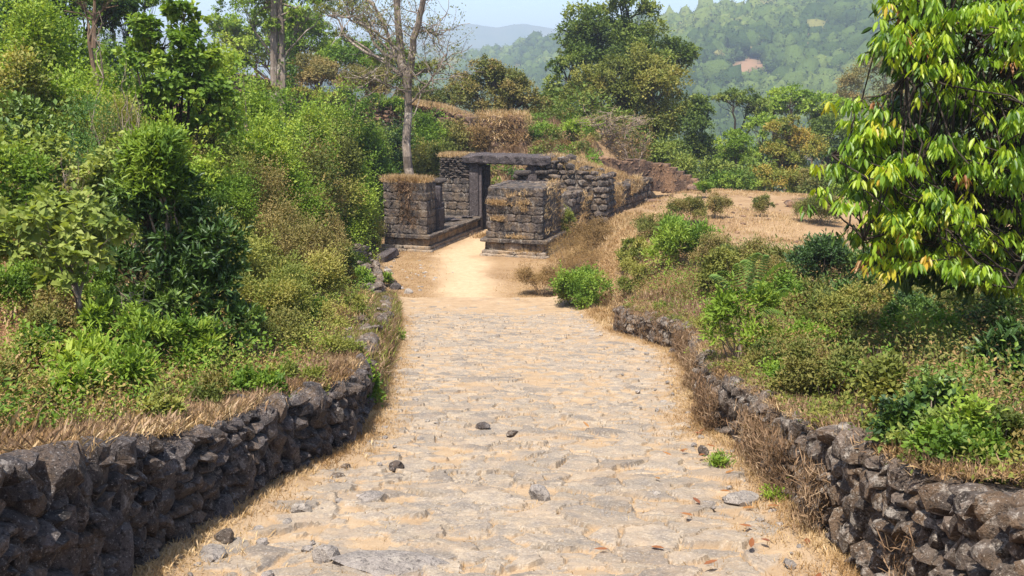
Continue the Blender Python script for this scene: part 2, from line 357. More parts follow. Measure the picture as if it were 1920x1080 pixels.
# trodden earth in front of the gate
ys2 = np.arange(23.9, 40.6, .12); XX = []
tt = np.linspace(0, 1, 60)
lo = np.interp(ys2, [23.9, 25, 31, 32.5, 40.6], [-3.0, -3.2, -3.9, -4.0, -.95]); hi = np.interp(ys2, [23.9, 26, 30, 33, 40.6], [2.1, 1.9, 1.8, 1.6, 1.45])
X = lo[:, None] + (hi - lo)[:, None] * tt; Y = np.repeat(ys2[:, None], 60, 1)
Z = zroad(Y) + .012 + .03 * (fbm(X * 2, Y * 2) - .5) - .10 * sst(.06, 0, np.minimum(tt, 1 - tt))[None, :]
i = np.arange(len(ys2) - 1)[:, None] * 60; j = np.arange(59)[None]
mb = MB(); mb.add(np.stack((X, Y, Z), -1).reshape(-1, 3), [np.stack((i + j, i + j + 1, i + 61 + j, i + 60 + j), -1).reshape(-1, 4)])
tag(mb.build('dirt_path', M['ground'], smooth=True, attrs={'sand': sandmask(X, Y).ravel(), 'red': np.zeros(X.size)}), kind='structure')
# ------------------------------------------------------------------ cobbled path: every vertex is stone or packed earth, whichever stands higher
ys3 = [4.0]
while ys3[-1] < 25.0: ys3.append(ys3[-1] + .0145 + .0016 * max(0, ys3[-1] - 5))
ys3 = np.array(ys3); NX = 250; tt = np.linspace(0, 1, NX)
lo = xl(ys3) - .12; hi = xr(ys3) + .25
X = lo[:, None] + (hi - lo)[:, None] * tt; Y = np.repeat(ys3[:, None], NX, 1)
def worley(X, Y, cx, cy, seed, keep=.8):
    wx = X + .26 * (fbm(X * 2.2 + seed, Y * 2.2, 3) - .5) + .07 * (vn(X * 9, Y * 9 + seed) - .5); wy = Y + .26 * (fbm(X * 2.2 - seed, Y * 2.2 + 5, 3) - .5) + .07 * (vn(X * 9 + 3, Y * 9 + seed) - .5)
    ix, iy = np.floor(wx / cx).astype(int), np.floor(wy / cy).astype(int)
    f1 = np.full(X.shape, 9.); f2 = f1.copy(); id1 = np.zeros(X.shape, np.int64); sx = f1 * 0; sy = f1 * 0
    for a in range(-2, 3):
        for b in range(-2, 3):
            jx, jy = ix + a, iy + b; ok = _h(jx + seed * 7, jy + 31) < keep
            px = (jx + .15 + .7 * _h(jx + seed, jy)) * cx; py = (jy + .15 + .7 * _h(jx, jy + seed)) * cy
            d = np.hypot((wx - px) / cx, (wy - py) / cy) - .32 * _h(jx + 5, jy + seed + 77); d = np.where(ok, d, 9.)
            n1 = d < f1; f2 = np.where(n1, f1, np.minimum(f2, d)); f1 = np.where(n1, d, f1)
            id1 = np.where(n1, jx * 7919 + jy * 104729, id1); sx = np.where(n1, px, sx); sy = np.where(n1, py, sy)
    return f1, f2, id1, wx - sx, wy - sy
f1, f2, sid, rx, ry = worley(X, Y, .23, .17, 3, .62)
g1, g2, sid2, rx2, ry2 = worley(X, Y, .13, .11, 11, .7)
r1 = _h(sid, sid * 3 + 1); r2 = _h(sid * 5, sid + 9); r3 = _h(sid + 4, sid * 7); r4 = _h(sid * 11, sid - 6)
edge = sst(0.0, .13, f2 - f1)
hs = (.038 * r1 + .001) + (r2 - .5) * .22 * rx + (r3 - .5) * .24 * ry + .012 * (fbm(X * 8, Y * 8, 3) - .5)
hs = hs * 1.0 - (1 - edge) * .045
q1 = _h(sid2, sid2 * 3 + 1); e2 = sst(0, .22, g2 - g1)
hs2 = (.04 * q1 - .010) + (_h(sid2 * 5, sid2 + 9) - .5) * .3 * rx2 + (_h(sid2 + 4, sid2 * 3) - .6) * .3 * ry2 - (1 - e2) * .05
far = sst(8.5, 13, Y); pick = (hs2 + .006 > hs) & ((r4 < .22) | (fbm(X * .9, Y * .9) > .55 - .2 * far))
ef = np.minimum(X - xl(Y), xr(Y) - X)
sand = .001 + .024 * (fbm(X * 1.1, Y * 1.1) - .5) + .012 * (fbm(X * 9, Y * 9) - .5) + .045 * sst(.55, 0., ef) + .03 * sst(21, 24.5, Y) + .010 * far + .02 * (fbm(X * 3.1, Y * 3.1 + 40) - .5)
hh = np.where(pick, hs2, hs); isst = sst(-.002, .006, hh - sand)
hh = hh + .016 * (fbm(X * 16, Y * 16, 3) - .5)
Z = zroad(Y) + np.maximum(hh, sand) + .05 * (fbm(X * .5, Y * .5) - .5)
tone = np.where(pick, q1, r4) * .8 + .2 * fbm(X * 5, Y * 5)
ny = len(ys3); i = np.arange(ny - 1)[:, None] * NX; j = np.arange(NX - 1)[None]
mb = MB(); mb.add(np.stack((X, Y, Z), -1).reshape(-1, 3), [np.stack((i + j, i + j + 1, i + NX + 1 + j, i + NX + j), -1).reshape(-1, 4)], tone.ravel())
road = tag(mb.build('cobbled_path', M['road'], attrs={'stone': isst.ravel()}), kind='structure'); print('road verts', X.size)
# ------------------------------------------------------------------ dry stone walls
def stone_wall(name, mat, pts, side, label, h=.62, th=.5, n_=1.0, sz=(.17, .17), up=1.0, wob=.08, tops=1.0, hfun=None, zf=None, cuts=(10, .5)):
    """irregular boulders packed on the face (towards `side`), the top and the back of a line; one mesh, one thing"""
    mb = MB(); pts = np.asarray(pts, float); seg = np.hypot(*np.diff(pts, axis=0).T); S_ = np.concatenate(([0], np.cumsum(seg))); Lg = S_[-1]
    zf = zf or (lambda x, y: zroad(y))
    def P(s):
        x, y = np.interp(s, S_, pts[:, 0]), np.interp(s, S_, pts[:, 1]); e = .15
        tx, ty = np.interp(s + e, S_, pts[:, 0]) - np.interp(s - e, S_, pts[:, 0]), np.interp(s + e, S_, pts[:, 1]) - np.interp(s - e, S_, pts[:, 1])
        l = math.hypot(tx, ty) + 1e-9; return x, y, tx / l, ty / l
    hf = hfun or (lambda s: h)
    # core
    ss = np.arange(0, Lg + .01, .18); A = []
    for s in ss:
        x, y, tx, ty = P(s); nx, ny = -ty * side, tx * side; hk = hf(s) + rng.uniform(-.07, -.02)
        for (o, z) in ((-.13, -.15), (-.14, hk * .6), (-.18, hk - .04), (-th * .5, hk + .01), (-th, hk - .03), (-th, -.3)):
            A.append((x + nx * o, y + ny * o, zf(x, y) + z))
    A = np.array(A); k = 6; m = len(ss); i = np.arange(m - 1)[:, None] * k; j = np.arange(k - 1)[None]
    F = np.stack((i + j, i + j + 1, i + k + j + 1, i + k + j), -1).reshape(-1, 4)
    if side > 0: F = F[:, ::-1]
    mb.add(A, [F], .1); mb.add(A[:k], [np.arange(k)[None]], .1); mb.add(A[-k:], [np.arange(k)[::-1][None]], .1)
    # face stones, course by course
    z = -.03; row = 0
    while True:
        rh = rng.uniform(.075, .15) * up; s = rng.uniform(-.1, .05); any_ = False
        while s < Lg:
            wd = rng.uniform(.5, 1.7) * sz[0]; hh_ = rh * rng.uniform(.7, 1.6)
            if rng.random() < .16: hh_ *= 2.3; wd *= 1.1
            x, y, tx, ty = P(min(max(s + wd / 2, 0), Lg)); top = hf(s)
            if z + hh_ * .5 < top:
                any_ = True; nx, ny = -ty * side, tx * side; o = rng.uniform(-.09, -.02)
                hh2 = min(hh_, top - z + .05)
                rock(mb, (x + nx * o, y + ny * o, zf(x, y) + z + hh2 / 2), (wd * 1.2, rng.uniform(.17, .26), hh2 * 1.22), rotm(rng.normal(0, .10), rng.normal(0, .26), math.atan2(ty, tx) + rng.normal(0, .2)), 2, 13, .56, rng.random() ** 1.2, .022, 0, 3.)
            s += wd * .92
        z += rh; row += 1
        if not any_ or row > 26: break
    # capping stones
    s = 0
    while s < Lg:
        wd = rng.uniform(.6, 1.5) * sz[0] * 1.2; x, y, tx, ty = P(s + wd / 2); nx, ny = -ty * side, tx * side; cnt = rng.integers(1, 3)
        for c in range(cnt):
            if rng.random() > tops: continue
            o = -rng.uniform(.02, th)
            rock(mb, (x + nx * o, y + ny * o, zf(x, y) + hf(s) + rng.uniform(-.07, .012)), (wd * 1.1, rng.uniform(.12, .24), rng.uniform(.06, .13)), rotm(rng.normal(0, .3), rng.normal(0, .3), rng.uniform(0, 6)), 2, *cuts, rng.random() * .9, .03, 0)
        s += wd * .9
    o = (*pts[len(pts) // 2], zf(*pts[len(pts) // 2]))
    return tag(mb.build(name, mat, origin=o), label, 'wall', kind='thing')
Lp = np.stack((xl(np.arange(3.1, 10.4, .3)), np.arange(3.1, 10.4, .3)), 1)
stone_wall('dry_stone_wall', M['wall'], Lp, -1, 'black dry stone wall of jagged upright slabs beside the cobbled path, thicket behind it', hfun=lambda s: float(np.interp(s + 3.1, [3.1, 4.4, 6, 8, 10.5], [.97, .83, .64, .59, .53])) + .03 * math.sin(s * 2.1), sz=(.12, .17), up=.95, cuts=(12, .36))
yy = np.arange(3.1, 14.2, .3); Rp = np.stack((xr(yy), yy), 1)
stone_wall('dry_stone_wall', M['wall_brown'], Rp, 1, 'brown dry stone wall overgrown with dry grass, running under the drooping yellow-green tree', hfun=lambda s: float(np.interp(s + 3.1, [3.1, 3.8, 7, 9, 14], [.9, .80, .55, .5, .42])) + .025 * math.sin(s * 2.7 + 1) + .02 * math.sin(s * 6.1), sz=(.095, .17), up=.8, tops=.3, cuts=(12, .45))
yy = np.arange(14.3, 18.3, .3); Rp2 = np.stack((xr(yy), yy), 1)
stone_wall('dry_stone_wall', M['wall_brown'], Rp2, 1, 'short low stretch of mossy stone wall ending at the open cobbles before the gate', hfun=lambda s: .46, sz=(.13, .17), up=.9, tops=.4)
yy = np.arange(10.6, 21.4, .3); Lp2 = np.stack((xl(yy) - .05, yy), 1)
stone_wall('dry_stone_wall', M['wall_brown'], Lp2, -1, 'low stone wall nearly buried under dry grass and creepers along the path', hfun=lambda s: .58 - .012 * s, sz=(.2, .17), tops=.35)
Lp3 = np.array([(-3.1, 23.2), (-3.35, 25.2), (-3.75, 27.5)])
stone_wall('rubble_wall', M['wall_brown'], Lp3, -1, 'crumbling rubble bank at the edge of the sandy forecourt, below the gate', hfun=lambda s: .55 + .1 * math.sin(s * 3), sz=(.22, .17), tops=.6)
Lp4 = np.array([(-4.2, 29.6), (-5.0, 30.4), (-6.2, 31.2)])
stone_wall('rubble_wall', M['wall_brown'], Lp4, -1, 'short rubble wall against the bank just left of the gate platform', hfun=lambda s: .7, sz=(.22, .17), tops=.6, zf=lambda x, y: H(x, y) - .1)
# ------------------------------------------------------------------ ruined gateway
gate = empty('ruined_gateway', (*gxy(0, 0), ZG), -GA, 'ruined dark stone gateway with lintel and two masonry piers at the end of the path', 'gateway')
def masonry(mb, a0, a1, b0, b1, z0, z1, ch=.265, bw=.5, d=.22, jit=.012, miss=None, rough=.010, chip=.35):
    """courses of chamfered blocks on all four sides of a box, dark core inside"""
    cblock(mb, ((a0 + a1) / 2, (b0 + b1) / 2, (z0 + z1) / 2 - .02), (a1 - a0 - .10, b1 - b0 - .10, z1 - z0 - .03), .01, None, .0, 0)
    z = z0; r = 0
    while z < z1 - .06:
        hh_ = min(ch * rng.uniform(.8, 1.2), z1 - z)
        if z1 - z - hh_ < .1: hh_ = z1 - z
        for (ax, fx, lo_, hi_) in ((0, b0, a0, a1), (0, b1, a0, a1), (1, a0, b0 + d, b1 - d), (1, a1, b0 + d, b1 - d)):
            s = lo_
            while s < hi_ - .02:
                wd = bw * rng.uniform(.55, 1.35)
                if hi_ - s - wd < .14: wd = hi_ - s
                wd = min(wd, hi_ - s); g = .006
                c = [0, 0, z + hh_ / 2]; c[ax] = s + wd / 2; inn = d / 2 * (1 if fx in (b0, a0) and fx == (b0 if ax == 0 else a0) else -1)
                c[1 - ax] = fx + inn + rng.normal(0, jit)
                sz_ = [0, 0, hh_ - g]; sz_[ax] = wd - g; sz_[1 - ax] = d
                if not (miss and miss(c)): rblock(mb, c, np.array(sz_) * 1.01, rotm(rng.normal(0, .01), rng.normal(0, .012), rng.normal(0, .01)), rng.random() ** 1.5, rough, 15., 3, chip)
                s += wd
        z += hh_; r += 1
    return mb
def ledge(mb, a0, a1, b0, b1, z0, z1, out, tint=.5, bev=.03, piece=1.1):
    """slabs set along all four sides plus a middle, each a few mm apart"""
    cblock(mb, ((a0 + a1) / 2, (b0 + b1) / 2, (z0 + z1) / 2 - .004), (a1 - a0 - .2, b1 - b0 - .2, z1 - z0), .005, None, tint)
    for (ax, fx, lo_, hi_) in ((0, b0, a0 - out, a1 + out), (0, b1, a0 - out, a1 + out), (1, a0, b0 + .2, b1 - .2), (1, a1, b0 + .2, b1 - .2)):
        k = max(1, round((hi_ - lo_) / piece)); e = np.linspace(lo_, hi_, k + 1) + np.concatenate(([0], rng.uniform(-.12, .12, k - 1), [0])) if k > 1 else np.array([lo_, hi_])
        for q in range(k):
            c = [0, 0, (z0 + z1) / 2]; s_ = [0, 0, z1 - z0]; c[ax] = (e[q] + e[q + 1]) / 2; s_[ax] = e[q + 1] - e[q] - .008
            sgn = 1 if ((ax == 0 and fx == b0) or (ax == 1 and fx == a0)) else -1
            s_[1 - ax] = .2 + out; c[1 - ax] = fx - sgn * out + sgn * s_[1 - ax] / 2
            rblock(mb, c, np.array(s_) * 1.01, None, tint + rng.uniform(-.25, .25), .012, 9., 4, .5)
def base(a0, a1, b0, b1, top, lab=None):
    f = empty('platform', (0, 0, 0)); f.parent = gate
    m1 = MB(); ledge(m1, a0, a1, b0, b1, -.25, .09, .10, .5, .03); m1.build('plinth', M['gate_pale'], f)
    m1 = MB(); ledge(m1, a0, a1, b0, b1, .09, .19, .045, .6, .045); m1.build('moulding', M['gate_pale'], f)
    m1 = MB(); masonry(m1, a0 + .05, a1 - .05, b0 + .05, b1 - .05, .19, top - .12, top - .31, .55, .2, jit=.004, rough=.006, chip=.1); m1.build('panel', M['gate_pale'], f)
    m1 = MB(); ledge(m1, a0, a1, b0, b1, top - .12, top, .08, .35, .025); m1.build('ledge', M['gate'], f)
base(-3.5, -1.84, .0, 4.85, .56); base(.02, 2.08, .0, 4.85, .57)
m1 = MB(); masonry(m1, -3.48, -1.93, .08, .85, .56, 2.28, miss=lambda c: c[2] > 2.05 and rng.random() < .15); m1.build('pier', M['gate'], gate)
m1 = MB(); masonry(m1, .10, 1.98, .08, 2.3, .57, 2.2, miss=lambda c: c[2] > 2.0 and rng.random() < .12); m1.build('pier', M['gate'], gate)
jb = None
for (u, v, z1, wd, capz, capr, tilt) in ((-2.10, 1.33, 2.02, .40, 0, 0, 0), (-2.62, 2.75, 1.86, .36, 1.86, .31, .05), (.42, 2.95, 2.2, .34, 2.2, .30, 0), (.02 + .12, 3.6, 2.02, .32, 2.02, .27, .08), (.75, 4.3, 2.05, .32, 2.1, .28, -.1)):
    pr = empty('pillar', (u, v, 0)); pr.parent = gate; m1 = MB()
    cblock(m1, (0, 0, .57 + .36), (wd, wd, .74), .02, None, .5, .005)
    zz = 1.31
    for (hh_, ww) in ((z1 - 1.31, wd * .86),):
        ph = np.arange(8) * math.pi / 4 + math.pi / 8; ring = np.stack((np.cos(ph), np.sin(ph)), 1) * ww / 2 * 1.06
        Z_ = [zz, zz + .05, z1 - .06, z1]; sc_2 = [1, .97, .95, .86]
        V = np.concatenate([np.column_stack((ring * q, np.full(8, zq))) for q, zq in zip(sc_2, Z_)]); i = np.arange(3)[:, None] * 8; j = np.arange(8)[None]
        m1.add(V, [np.stack((i + j, i + (j + 1) % 8, i + 8 + (j + 1) % 8, i + 8 + j), -1).reshape(-1, 4), (np.arange(8) + 24)[None]], .55)
    m1.build('shaft', M['jamb'], pr)
    if capr:
        m2 = MB(); prof = [(0, .0), (.16, .0), (.18, .05), (.15, .07), (.22, .13), (capr, .17), (capr * 1.02, .22), (capr * .93, .27), (0, .275)]
        k = 16; ph = np.arange(k) * 2 * math.pi / k
        V = np.concatenate([np.column_stack((np.cos(ph) * r_, np.sin(ph) * r_, np.full(k, z_))) for r_, z_ in prof]); i = np.arange(len(prof) - 1)[:, None] * k; j = np.arange(k)[None]
        V = V @ rotm(tilt, tilt * .6, 0).T; V[:, 2] += capz - .002
        m2.add(V, [np.stack((i + j, i + (j + 1) % k, i + k + (j + 1) % k, i + k + j), -1).reshape(-1, 4)], .3); m2.build('capital', M['core'], pr)
def jamb(u0, u1):
    m1 = MB(); cblock(m1, ((u0 + u1) / 2, 5.4, 1.15), (u1 - u0, .98, 2.7), .025, None, .5, .004)
    inn = u1 if u0 < -1 else u0; sg = 1 if u0 < -1 else -1
    cblock(m1, (inn + sg * .05, 5.03, 1.1), (.095, .12, 2.58), .02, None, 1.2)           # raised edge moulding
    cblock(m1, (inn + sg * .09, 5.62, 1.1), (.18, .34, 2.58), .02, None, .2)
    m1.build('door_jamb', M['jamb'], gate)
jamb(-2.26, -1.90); jamb(-.02, .34)
m1 = MB(); rblock(m1, (-.86, 5.4, 2.665), (3.36, 1.34, .33), rotm(0, .008, .01), .35, .03, 9., 5, 1.); m1.build('lintel', M['jamb'], gate)
def rubble(mb, a0, a1, b0, b1, zf0, zf1, sz=.2, flat=.45, mat=0):
    cblock(mb, ((a0 + a1) / 2, (b0 + b1) / 2, (zf0 + min(zf1(a0), zf1(a1))) / 2 - .03), (a1 - a0 - .08, b1 - b0 - .08, min(zf1(a0), zf1(a1)) - zf0 - .05), .01, None, 0)
    z = zf0
    while z < max(zf1(a0), zf1(a1)):
        hh_ = rng.uniform(.7, 1.2) * sz * flat; s = a0
        while s < a1:
            wd = rng.uniform(.7, 1.8) * sz
            for bb in (b0 + .07, b1 - .07):
                if z < zf1(s): rock(mb, (min(s + wd / 2, a1 - wd * .3), bb + rng.normal(0, .025), z + hh_ / 2), (wd * 1.05, .26, hh_ * 1.15), rotm(rng.normal(0, .06), rng.normal(0, .06), rng.normal(0, .1)), 1, 8, .6, rng.random() * .8, .03)
            s += wd
        for e in (a0 + .05, a1 - .05):
            q = b0
            while q < b1:
                wd = rng.uniform(.7, 1.5) * sz
                if z < zf1(e): rock(mb, (e + rng.normal(0, .02), q + wd / 2, z + hh_ / 2), (.24, wd * 1.05, hh_ * 1.15), rotm(0, rng.normal(0, .06), 0), 1, 8, .6, rng.random() * .8, .03)
                q += wd
        z += hh_
    for q in range(int((a1 - a0) * (b1 - b0) * 18)):
        a, b = rng.uniform(a0, a1), rng.uniform(b0, b1)
        rock(mb, (a, b, zf1(a) - .02), (sz * rng.uniform(.7, 1.5), sz * rng.uniform(.6, 1.2), sz * .5), rotm(rng.normal(0, .15), rng.normal(0, .15), rng.uniform(0, 6)), 1, 8, .55, rng.random() * .7, .03)
m1 = MB(); masonry(m1, -3.42, -2.275, 4.9, 5.85, .5, 1.95, .30, .45, .25); m1.build('flank_wall', M['gate'], gate)
m1 = MB(); rubble(m1, -3.42, -2.275, 4.92, 5.85, 1.95, lambda a: 2.72 - .1 * abs(a + 2.3), .2, .4); m1.build('rubble_course', M['core'], gate)
m1 = MB(); rubble(m1, .37, 2.9, 4.95, 6.2, .5, lambda a: 2.74 - .26 * (a - .37) + .10 * math.sin(a * 7), .30, .7); m1.build('rubble_course', M['gate'], gate)
# long block wall holding up the bank right of the gate: its own thing
def wall_line(name, mat, p0, d, length, label, zb, zt, ch=.26, bw=.45, dep=.3, rub=False, cat='wall'):
    mb = MB(); ang = math.atan2(d[1], d[0]); nx, ny = d[1], -d[0]; Rz = rotm(0, 0, ang); z0m = min(zb(0), zb(length)); s = 0
    for s in np.arange(0, length, .3):
        c = np.array((p0[0] + d[0] * (s + .15) - nx * .2, p0[1] + d[1] * (s + .15) - ny * .2, (zb(s) + zt(s)) / 2 - .05)); cblock(mb, c, (.31, dep, max(.2, zt(s) - zb(s)) + .1), .01, Rz, 0)
    z = z0m
    while z < max(zt(q) for q in np.linspace(0, length, 30)):
        hh_ = ch * rng.uniform(.8, 1.2); s = rng.uniform(-.2, 0)
        while s < length:
            wd = bw * rng.uniform(.5, 1.4)
            if z > zb(s) - .2 and z + hh_ < zt(s + wd / 2) + .08:
                c = np.array((p0[0] + d[0] * (s + wd / 2) - nx * (dep / 2 - .03 + rng.normal(0, .03)), p0[1] + d[1] * (s + wd / 2) - ny * (dep / 2 - .03 + rng.normal(0, .03)), z + hh_ / 2))
                if rub: rock(mb, c, (wd * 1.05, dep, hh_ * 1.12), Rz @ rotm(rng.normal(0, .05), rng.normal(0, .07), rng.normal(0, .08)), 1, 8, .62, rng.random() * .8, .03)
                else: rblock(mb, c, (wd, dep, hh_), Rz @ rotm(rng.normal(0, .03), rng.normal(0, .03), rng.normal(0, .04)), rng.random() ** 1.4, .03, 5., 3, .5)
            s += wd
        z += hh_
    return tag(mb.build(name, mat, origin=(p0[0], p0[1], z0m)), label, cat, kind='thing')
wall_line('retaining_wall', M['gate'], (1.95, 34.0), WDIR, 8.8, 'long dark block wall holding up the grassy bank right of the gate', lambda s: -5.6 + .5 * float(sst(0, 9, s)), lambda s: -3.95 + .15 * (s < 1.5) - .2 * (2.2 < s < 5.0) + .06 * math.sin(5 * s))
# moulded coping slabs left on that wall's far end
for (px, py, D, sz_, rz_, ry_, lab) in ((1158, 357, 40.2, (1.25, .5, .17), 1.12, -.04, 'grey moulded stone slab lying on the wall end, the one nearer the gate'), (1186, 347, 41.6, (1.3, .55, .2), 1.12, -.05, 'grey moulded stone slab lying on the wall end, raised farther from the gate'), (1199, 339, 42.2, (.7, .4, .15), 1.0, .03, 'small dark stone block topping the end of the retaining wall'), (1143, 349, 41.0, (.55, .4, .3), .3, .1, 'pale broken stone lying behind the moulded slabs')):
    mb = MB(); cblock(mb, (0, 0, 0), sz_, .03, None, .6, .02)
    if sz_[0] > 1: cblock(mb, (0, 0, -sz_[2] / 2 - .06), (sz_[0] * .9, sz_[1] * .8, .12), .03, None, .4, .01)
    o = mb.build('stone_slab', M['gate_pale'] if 'pale' in lab else M['gate']); o.location = at(px, py, D); o.rotation_euler = (0, ry_, rz_); tag(o, lab, 'slab', 'slabs on the retaining wall')
bp = [at(1118, 335, 41.2), at(1240, 342, 42.5), at(1300, 352, 42)]
for k, lab in ((0, 'low brown rubble wall along the back of the bare earth terrace'), (1, 'broken end of the low rubble wall dropping towards the trees')):
    d = bp[k + 1] - bp[k]; Lg = float(np.hypot(d[0], d[1])); dd = d[:2] / Lg; z0_, z1_ = bp[k][2], bp[k + 1][2]
    wall_line('rubble_wall', M['laterite'], bp[k], dd, Lg, lab, lambda s: z0_ + (z1_ - z0_) * s / Lg - .3, (lambda s: z0_ + (z1_ - z0_) * s / Lg + .82 + .06 * math.sin(s * 4)) if k == 0 else (lambda s: z0_ + (z1_ - z0_) * s / Lg + .78 - .5 * s / Lg), .12, .3, .4, True)
# laterite fort wall along the ridge and the stump beside it
def ridge_wall(pts, hts, label):
    mb = MB()
    for (a, b), (h0, h1) in zip(zip(pts[:-1], pts[1:]), zip(hts[:-1], hts[1:])):
        d = b - a; Lg = float(np.hypot(d[0], d[1])); dd = d / Lg; Rz = rotm(0, 0, math.atan2(dd[1], dd[0])); nx, ny = dd[1], -dd[0]
        for s in np.arange(0, Lg, .45):
            f = s / Lg; zc = a[2] + d[2] * f + .18 * (vn(s * .9 + a[0] * 3, 0) - .5); hk = h0 + (h1 - h0) * f + 2.2
            cblock(mb, np.array((a[0] + dd[0] * s, a[1] + dd[1] * s, zc - hk / 2)) - np.array((nx, ny, 0)) * .5, (.5, .9, hk), .05, Rz, .0)
            z = 0
            while z < hk:
                hh_ = rng.uniform(.16, .27); rock(mb, np.array((a[0] + dd[0] * s, a[1] + dd[1] * s, zc - z - hh_ / 2)) + np.array((nx, ny, 0)) * rng.normal(-.03, .05), (rng.uniform(.4, .62), .4, hh_ * 1.2), Rz @ rotm(rng.normal(0, .04), rng.normal(0, .05), 0), 1, 5, .8, rng.random() * .5, .02); z += hh_
    return tag(mb.build('fort_wall', M['laterite'], origin=pts[0] - np.array((0, 0, hts[0]))), label, 'wall', kind='thing')
ridge_wall([at(770, 196, 50), at(832, 206, 49), at(880, 222, 48)], [1.3, 1.1, .9], 'weathered laterite fort wall on the ridge behind the bare trunk')
ridge_wall([at(415, 122, 44), at(470, 142, 45), at(555, 160, 47), at(640, 182, 49), at(735, 200, 50), at(772, 200, 50.2)], [1.6, 1.6, 1.3, 1., .9, .8], 'dark red laterite fort wall shaded by trees behind the twin trunks')
mb = MB(); c0 = at(943, 286, 45)
for k in range(8):
    z = c0[2] - .5 + k * .28; hw = 1.08 - .045 * k + rng.uniform(-.05, .05)
    for q in range(46):
        a = rng.uniform(-1, 1); b = rng.uniform(-1, 1)
        if max(abs(a), abs(b)) < .55 and k < 7: continue
        rock(mb, (c0[0] + a * hw, c0[1] + 1 + b * hw, z), (.5, .5, .34), rotm(rng.normal(0, .1), rng.normal(0, .1), rng.normal(0, .2)), 1, 8, .6, rng.random(), .03)
cblock(mb, (c0[0], c0[1] + 1, c0[2] + .4), (1.85, 1.85, 2.1), .05, None, 0)
stump = tag(mb.build('ruined_wall', M['laterite'], origin=c0), 'square ruined wall stub shaggy with dry grass standing above the gate lintel', 'ruin', kind='thing')
# ------------------------------------------------------------------ loose stones
def loose(px, py, D, s, lab, mat='wall', name='loose_stone', rx=0, ry=0, rz=0, sub=2, cat='stone', grp='loose stones on the path', lift=.12, cuts=11):
    p = at(px, py, D); z = float(H(p[0], p[1])) + .02; mb = MB(); rock(mb, (0, 0, 0), s, None, sub, cuts, .5, .45, .03)
    o = mb.build(name, M[mat]); o.location = (p[0], p[1], z + s[2] * lift); o.rotation_euler = (rx, ry, rz); return tag(o, lab, cat, grp)
def gd(py): b = math.tan(math.atan((py - 540) / FPX) + TH); return 1.9 / (b - .15)   # distance of a path point seen at height py
for (px, py, s, mat, lab) in ((744, 884, (.13, .12, .10), 'wall', 'black angular stone lying alone on the cobbles'), (904, 806, (.16, .1, .09), 'wall', 'dark brown block-shaped stone in the middle of the path'), (958, 818, (.16, .08, .06), 'wall_brown', 'small flat brown stone beside the block-shaped one'),
        (650, 884, (.10, .08, .07), 'wall_brown', 'small dark stone near the path edge by the dark wall'), (636, 900, (.12, .09, .06), 'wall_brown', 'rusty brown pebble at the path edge by the dark wall'), (1010, 938, (.20, .14, .14), 'paleslab', 'pointed grey stone jutting out of the cobbles'),
        (697, 945, (.24, .15, .10), 'paleslab', 'flat-topped grey stone standing proud of the cobbles'), (565, 968, (.15, .12, .11), 'paleslab', 'pale rounded stone on the dry grass verge'), (610, 1055, (.15, .14, .12), 'paleslab', 'cubic grey stone at the bottom of the path'),
        (400, 1052, (.2, .15, .08), 'paleslab', 'flat grey stone on the verge below the dark wall'), (425, 1025, (.15, .12, .12), 'wall_brown', 'brown stone fallen from the wall onto the verge'), (725, 1070, (.62, .34, .07), 'paleslab', 'broad smooth slab at the very bottom of the path'),
        (1262, 668, (.3, .2, .2), 'wall', 'dark stone fallen at the foot of the short wall'), (1390, 945, (.3, .2, .1), 'paleslab', 'flat grey stone at the path edge below the square wall blocks'), (1318, 855, (.13, .1, .1), 'wall_brown', 'brown stone beside the small green weed')):
    loose(px, py, gd(py), s, lab, mat, rz=rng.uniform(0, 6))
def topstone(px, py, D, s, rx, ry, rz, lab, mat='wall', name='cap_stone', grp='stones on top of the walls'):
    mb = MB(); rock(mb, (0, 0, 0), s, None, 2, 10, .48, .5, .03); o = mb.build(name, M[mat]); o.location = at(px, py, D); o.rotation_euler = (rx, ry, rz); tag(o, lab, 'stone', grp)
topstone(204, 826, 6.2, (.32, .26, .16), .5, .25, .3, 'grey slab tilted on top of the black wall, largest of its cap stones')
topstone(366, 792, 7.2, (.15, .13, .14), .1, .2, .8, 'pale rounded stone standing on the wall behind the slanting slab', 'paleslab')
topstone(1790, 932, 6.3, (.42, .34, .2), -.3, .2, .5, 'large pale-topped boulder on the overgrown wall', 'paleslab')
topstone(1890, 940, 6.0, (.3, .26, .28), .4, -.3, 1., 'dark tilted boulder at the near end of the overgrown wall')
topstone(1735, 918, 6.6, (.26, .1, .18), .2, .5, .2, 'thin tan slab leaning against the pale-topped boulder', 'gate_pale')
def sqblock(px, py, D, s, lab, rz):
    mb = MB(); cblock(mb, (0, 0, 0), s, .03, None, .3, .015); o = mb.build('stone_block', M['wall_brown']); o.location = at(px, py, D); o.rotation_euler = (0, 0, rz); tag(o, lab, 'block', 'squared blocks in the overgrown wall')
sqblock(1468, 875, 7.35, (.24, .26, .24), 'squared brown block at the foot of the overgrown wall', .1)
sqblock(1470, 822, 7.4, (.24, .24, .16), 'squared brown block stacked second from the ground in the overgrown wall', .05)
sqblock(1515, 812, 7.3, (.24, .2, .3), 'dark squared block set higher than its neighbours in the overgrown wall', .0)
mb = MB(); cblock(mb, (0, 0, .1), (.34, .95, .26), .03, None, .7, .02)
o = mb.build('fallen_slab', M['jamb']); p = at(727, 487, 30.9); o.location = (p[0], p[1], float(H(p[0], p[1])) + .05); o.rotation_euler = (.1, 0, -.35); tag(o, 'long grey squared stone fallen in front of the gate platform', 'slab')
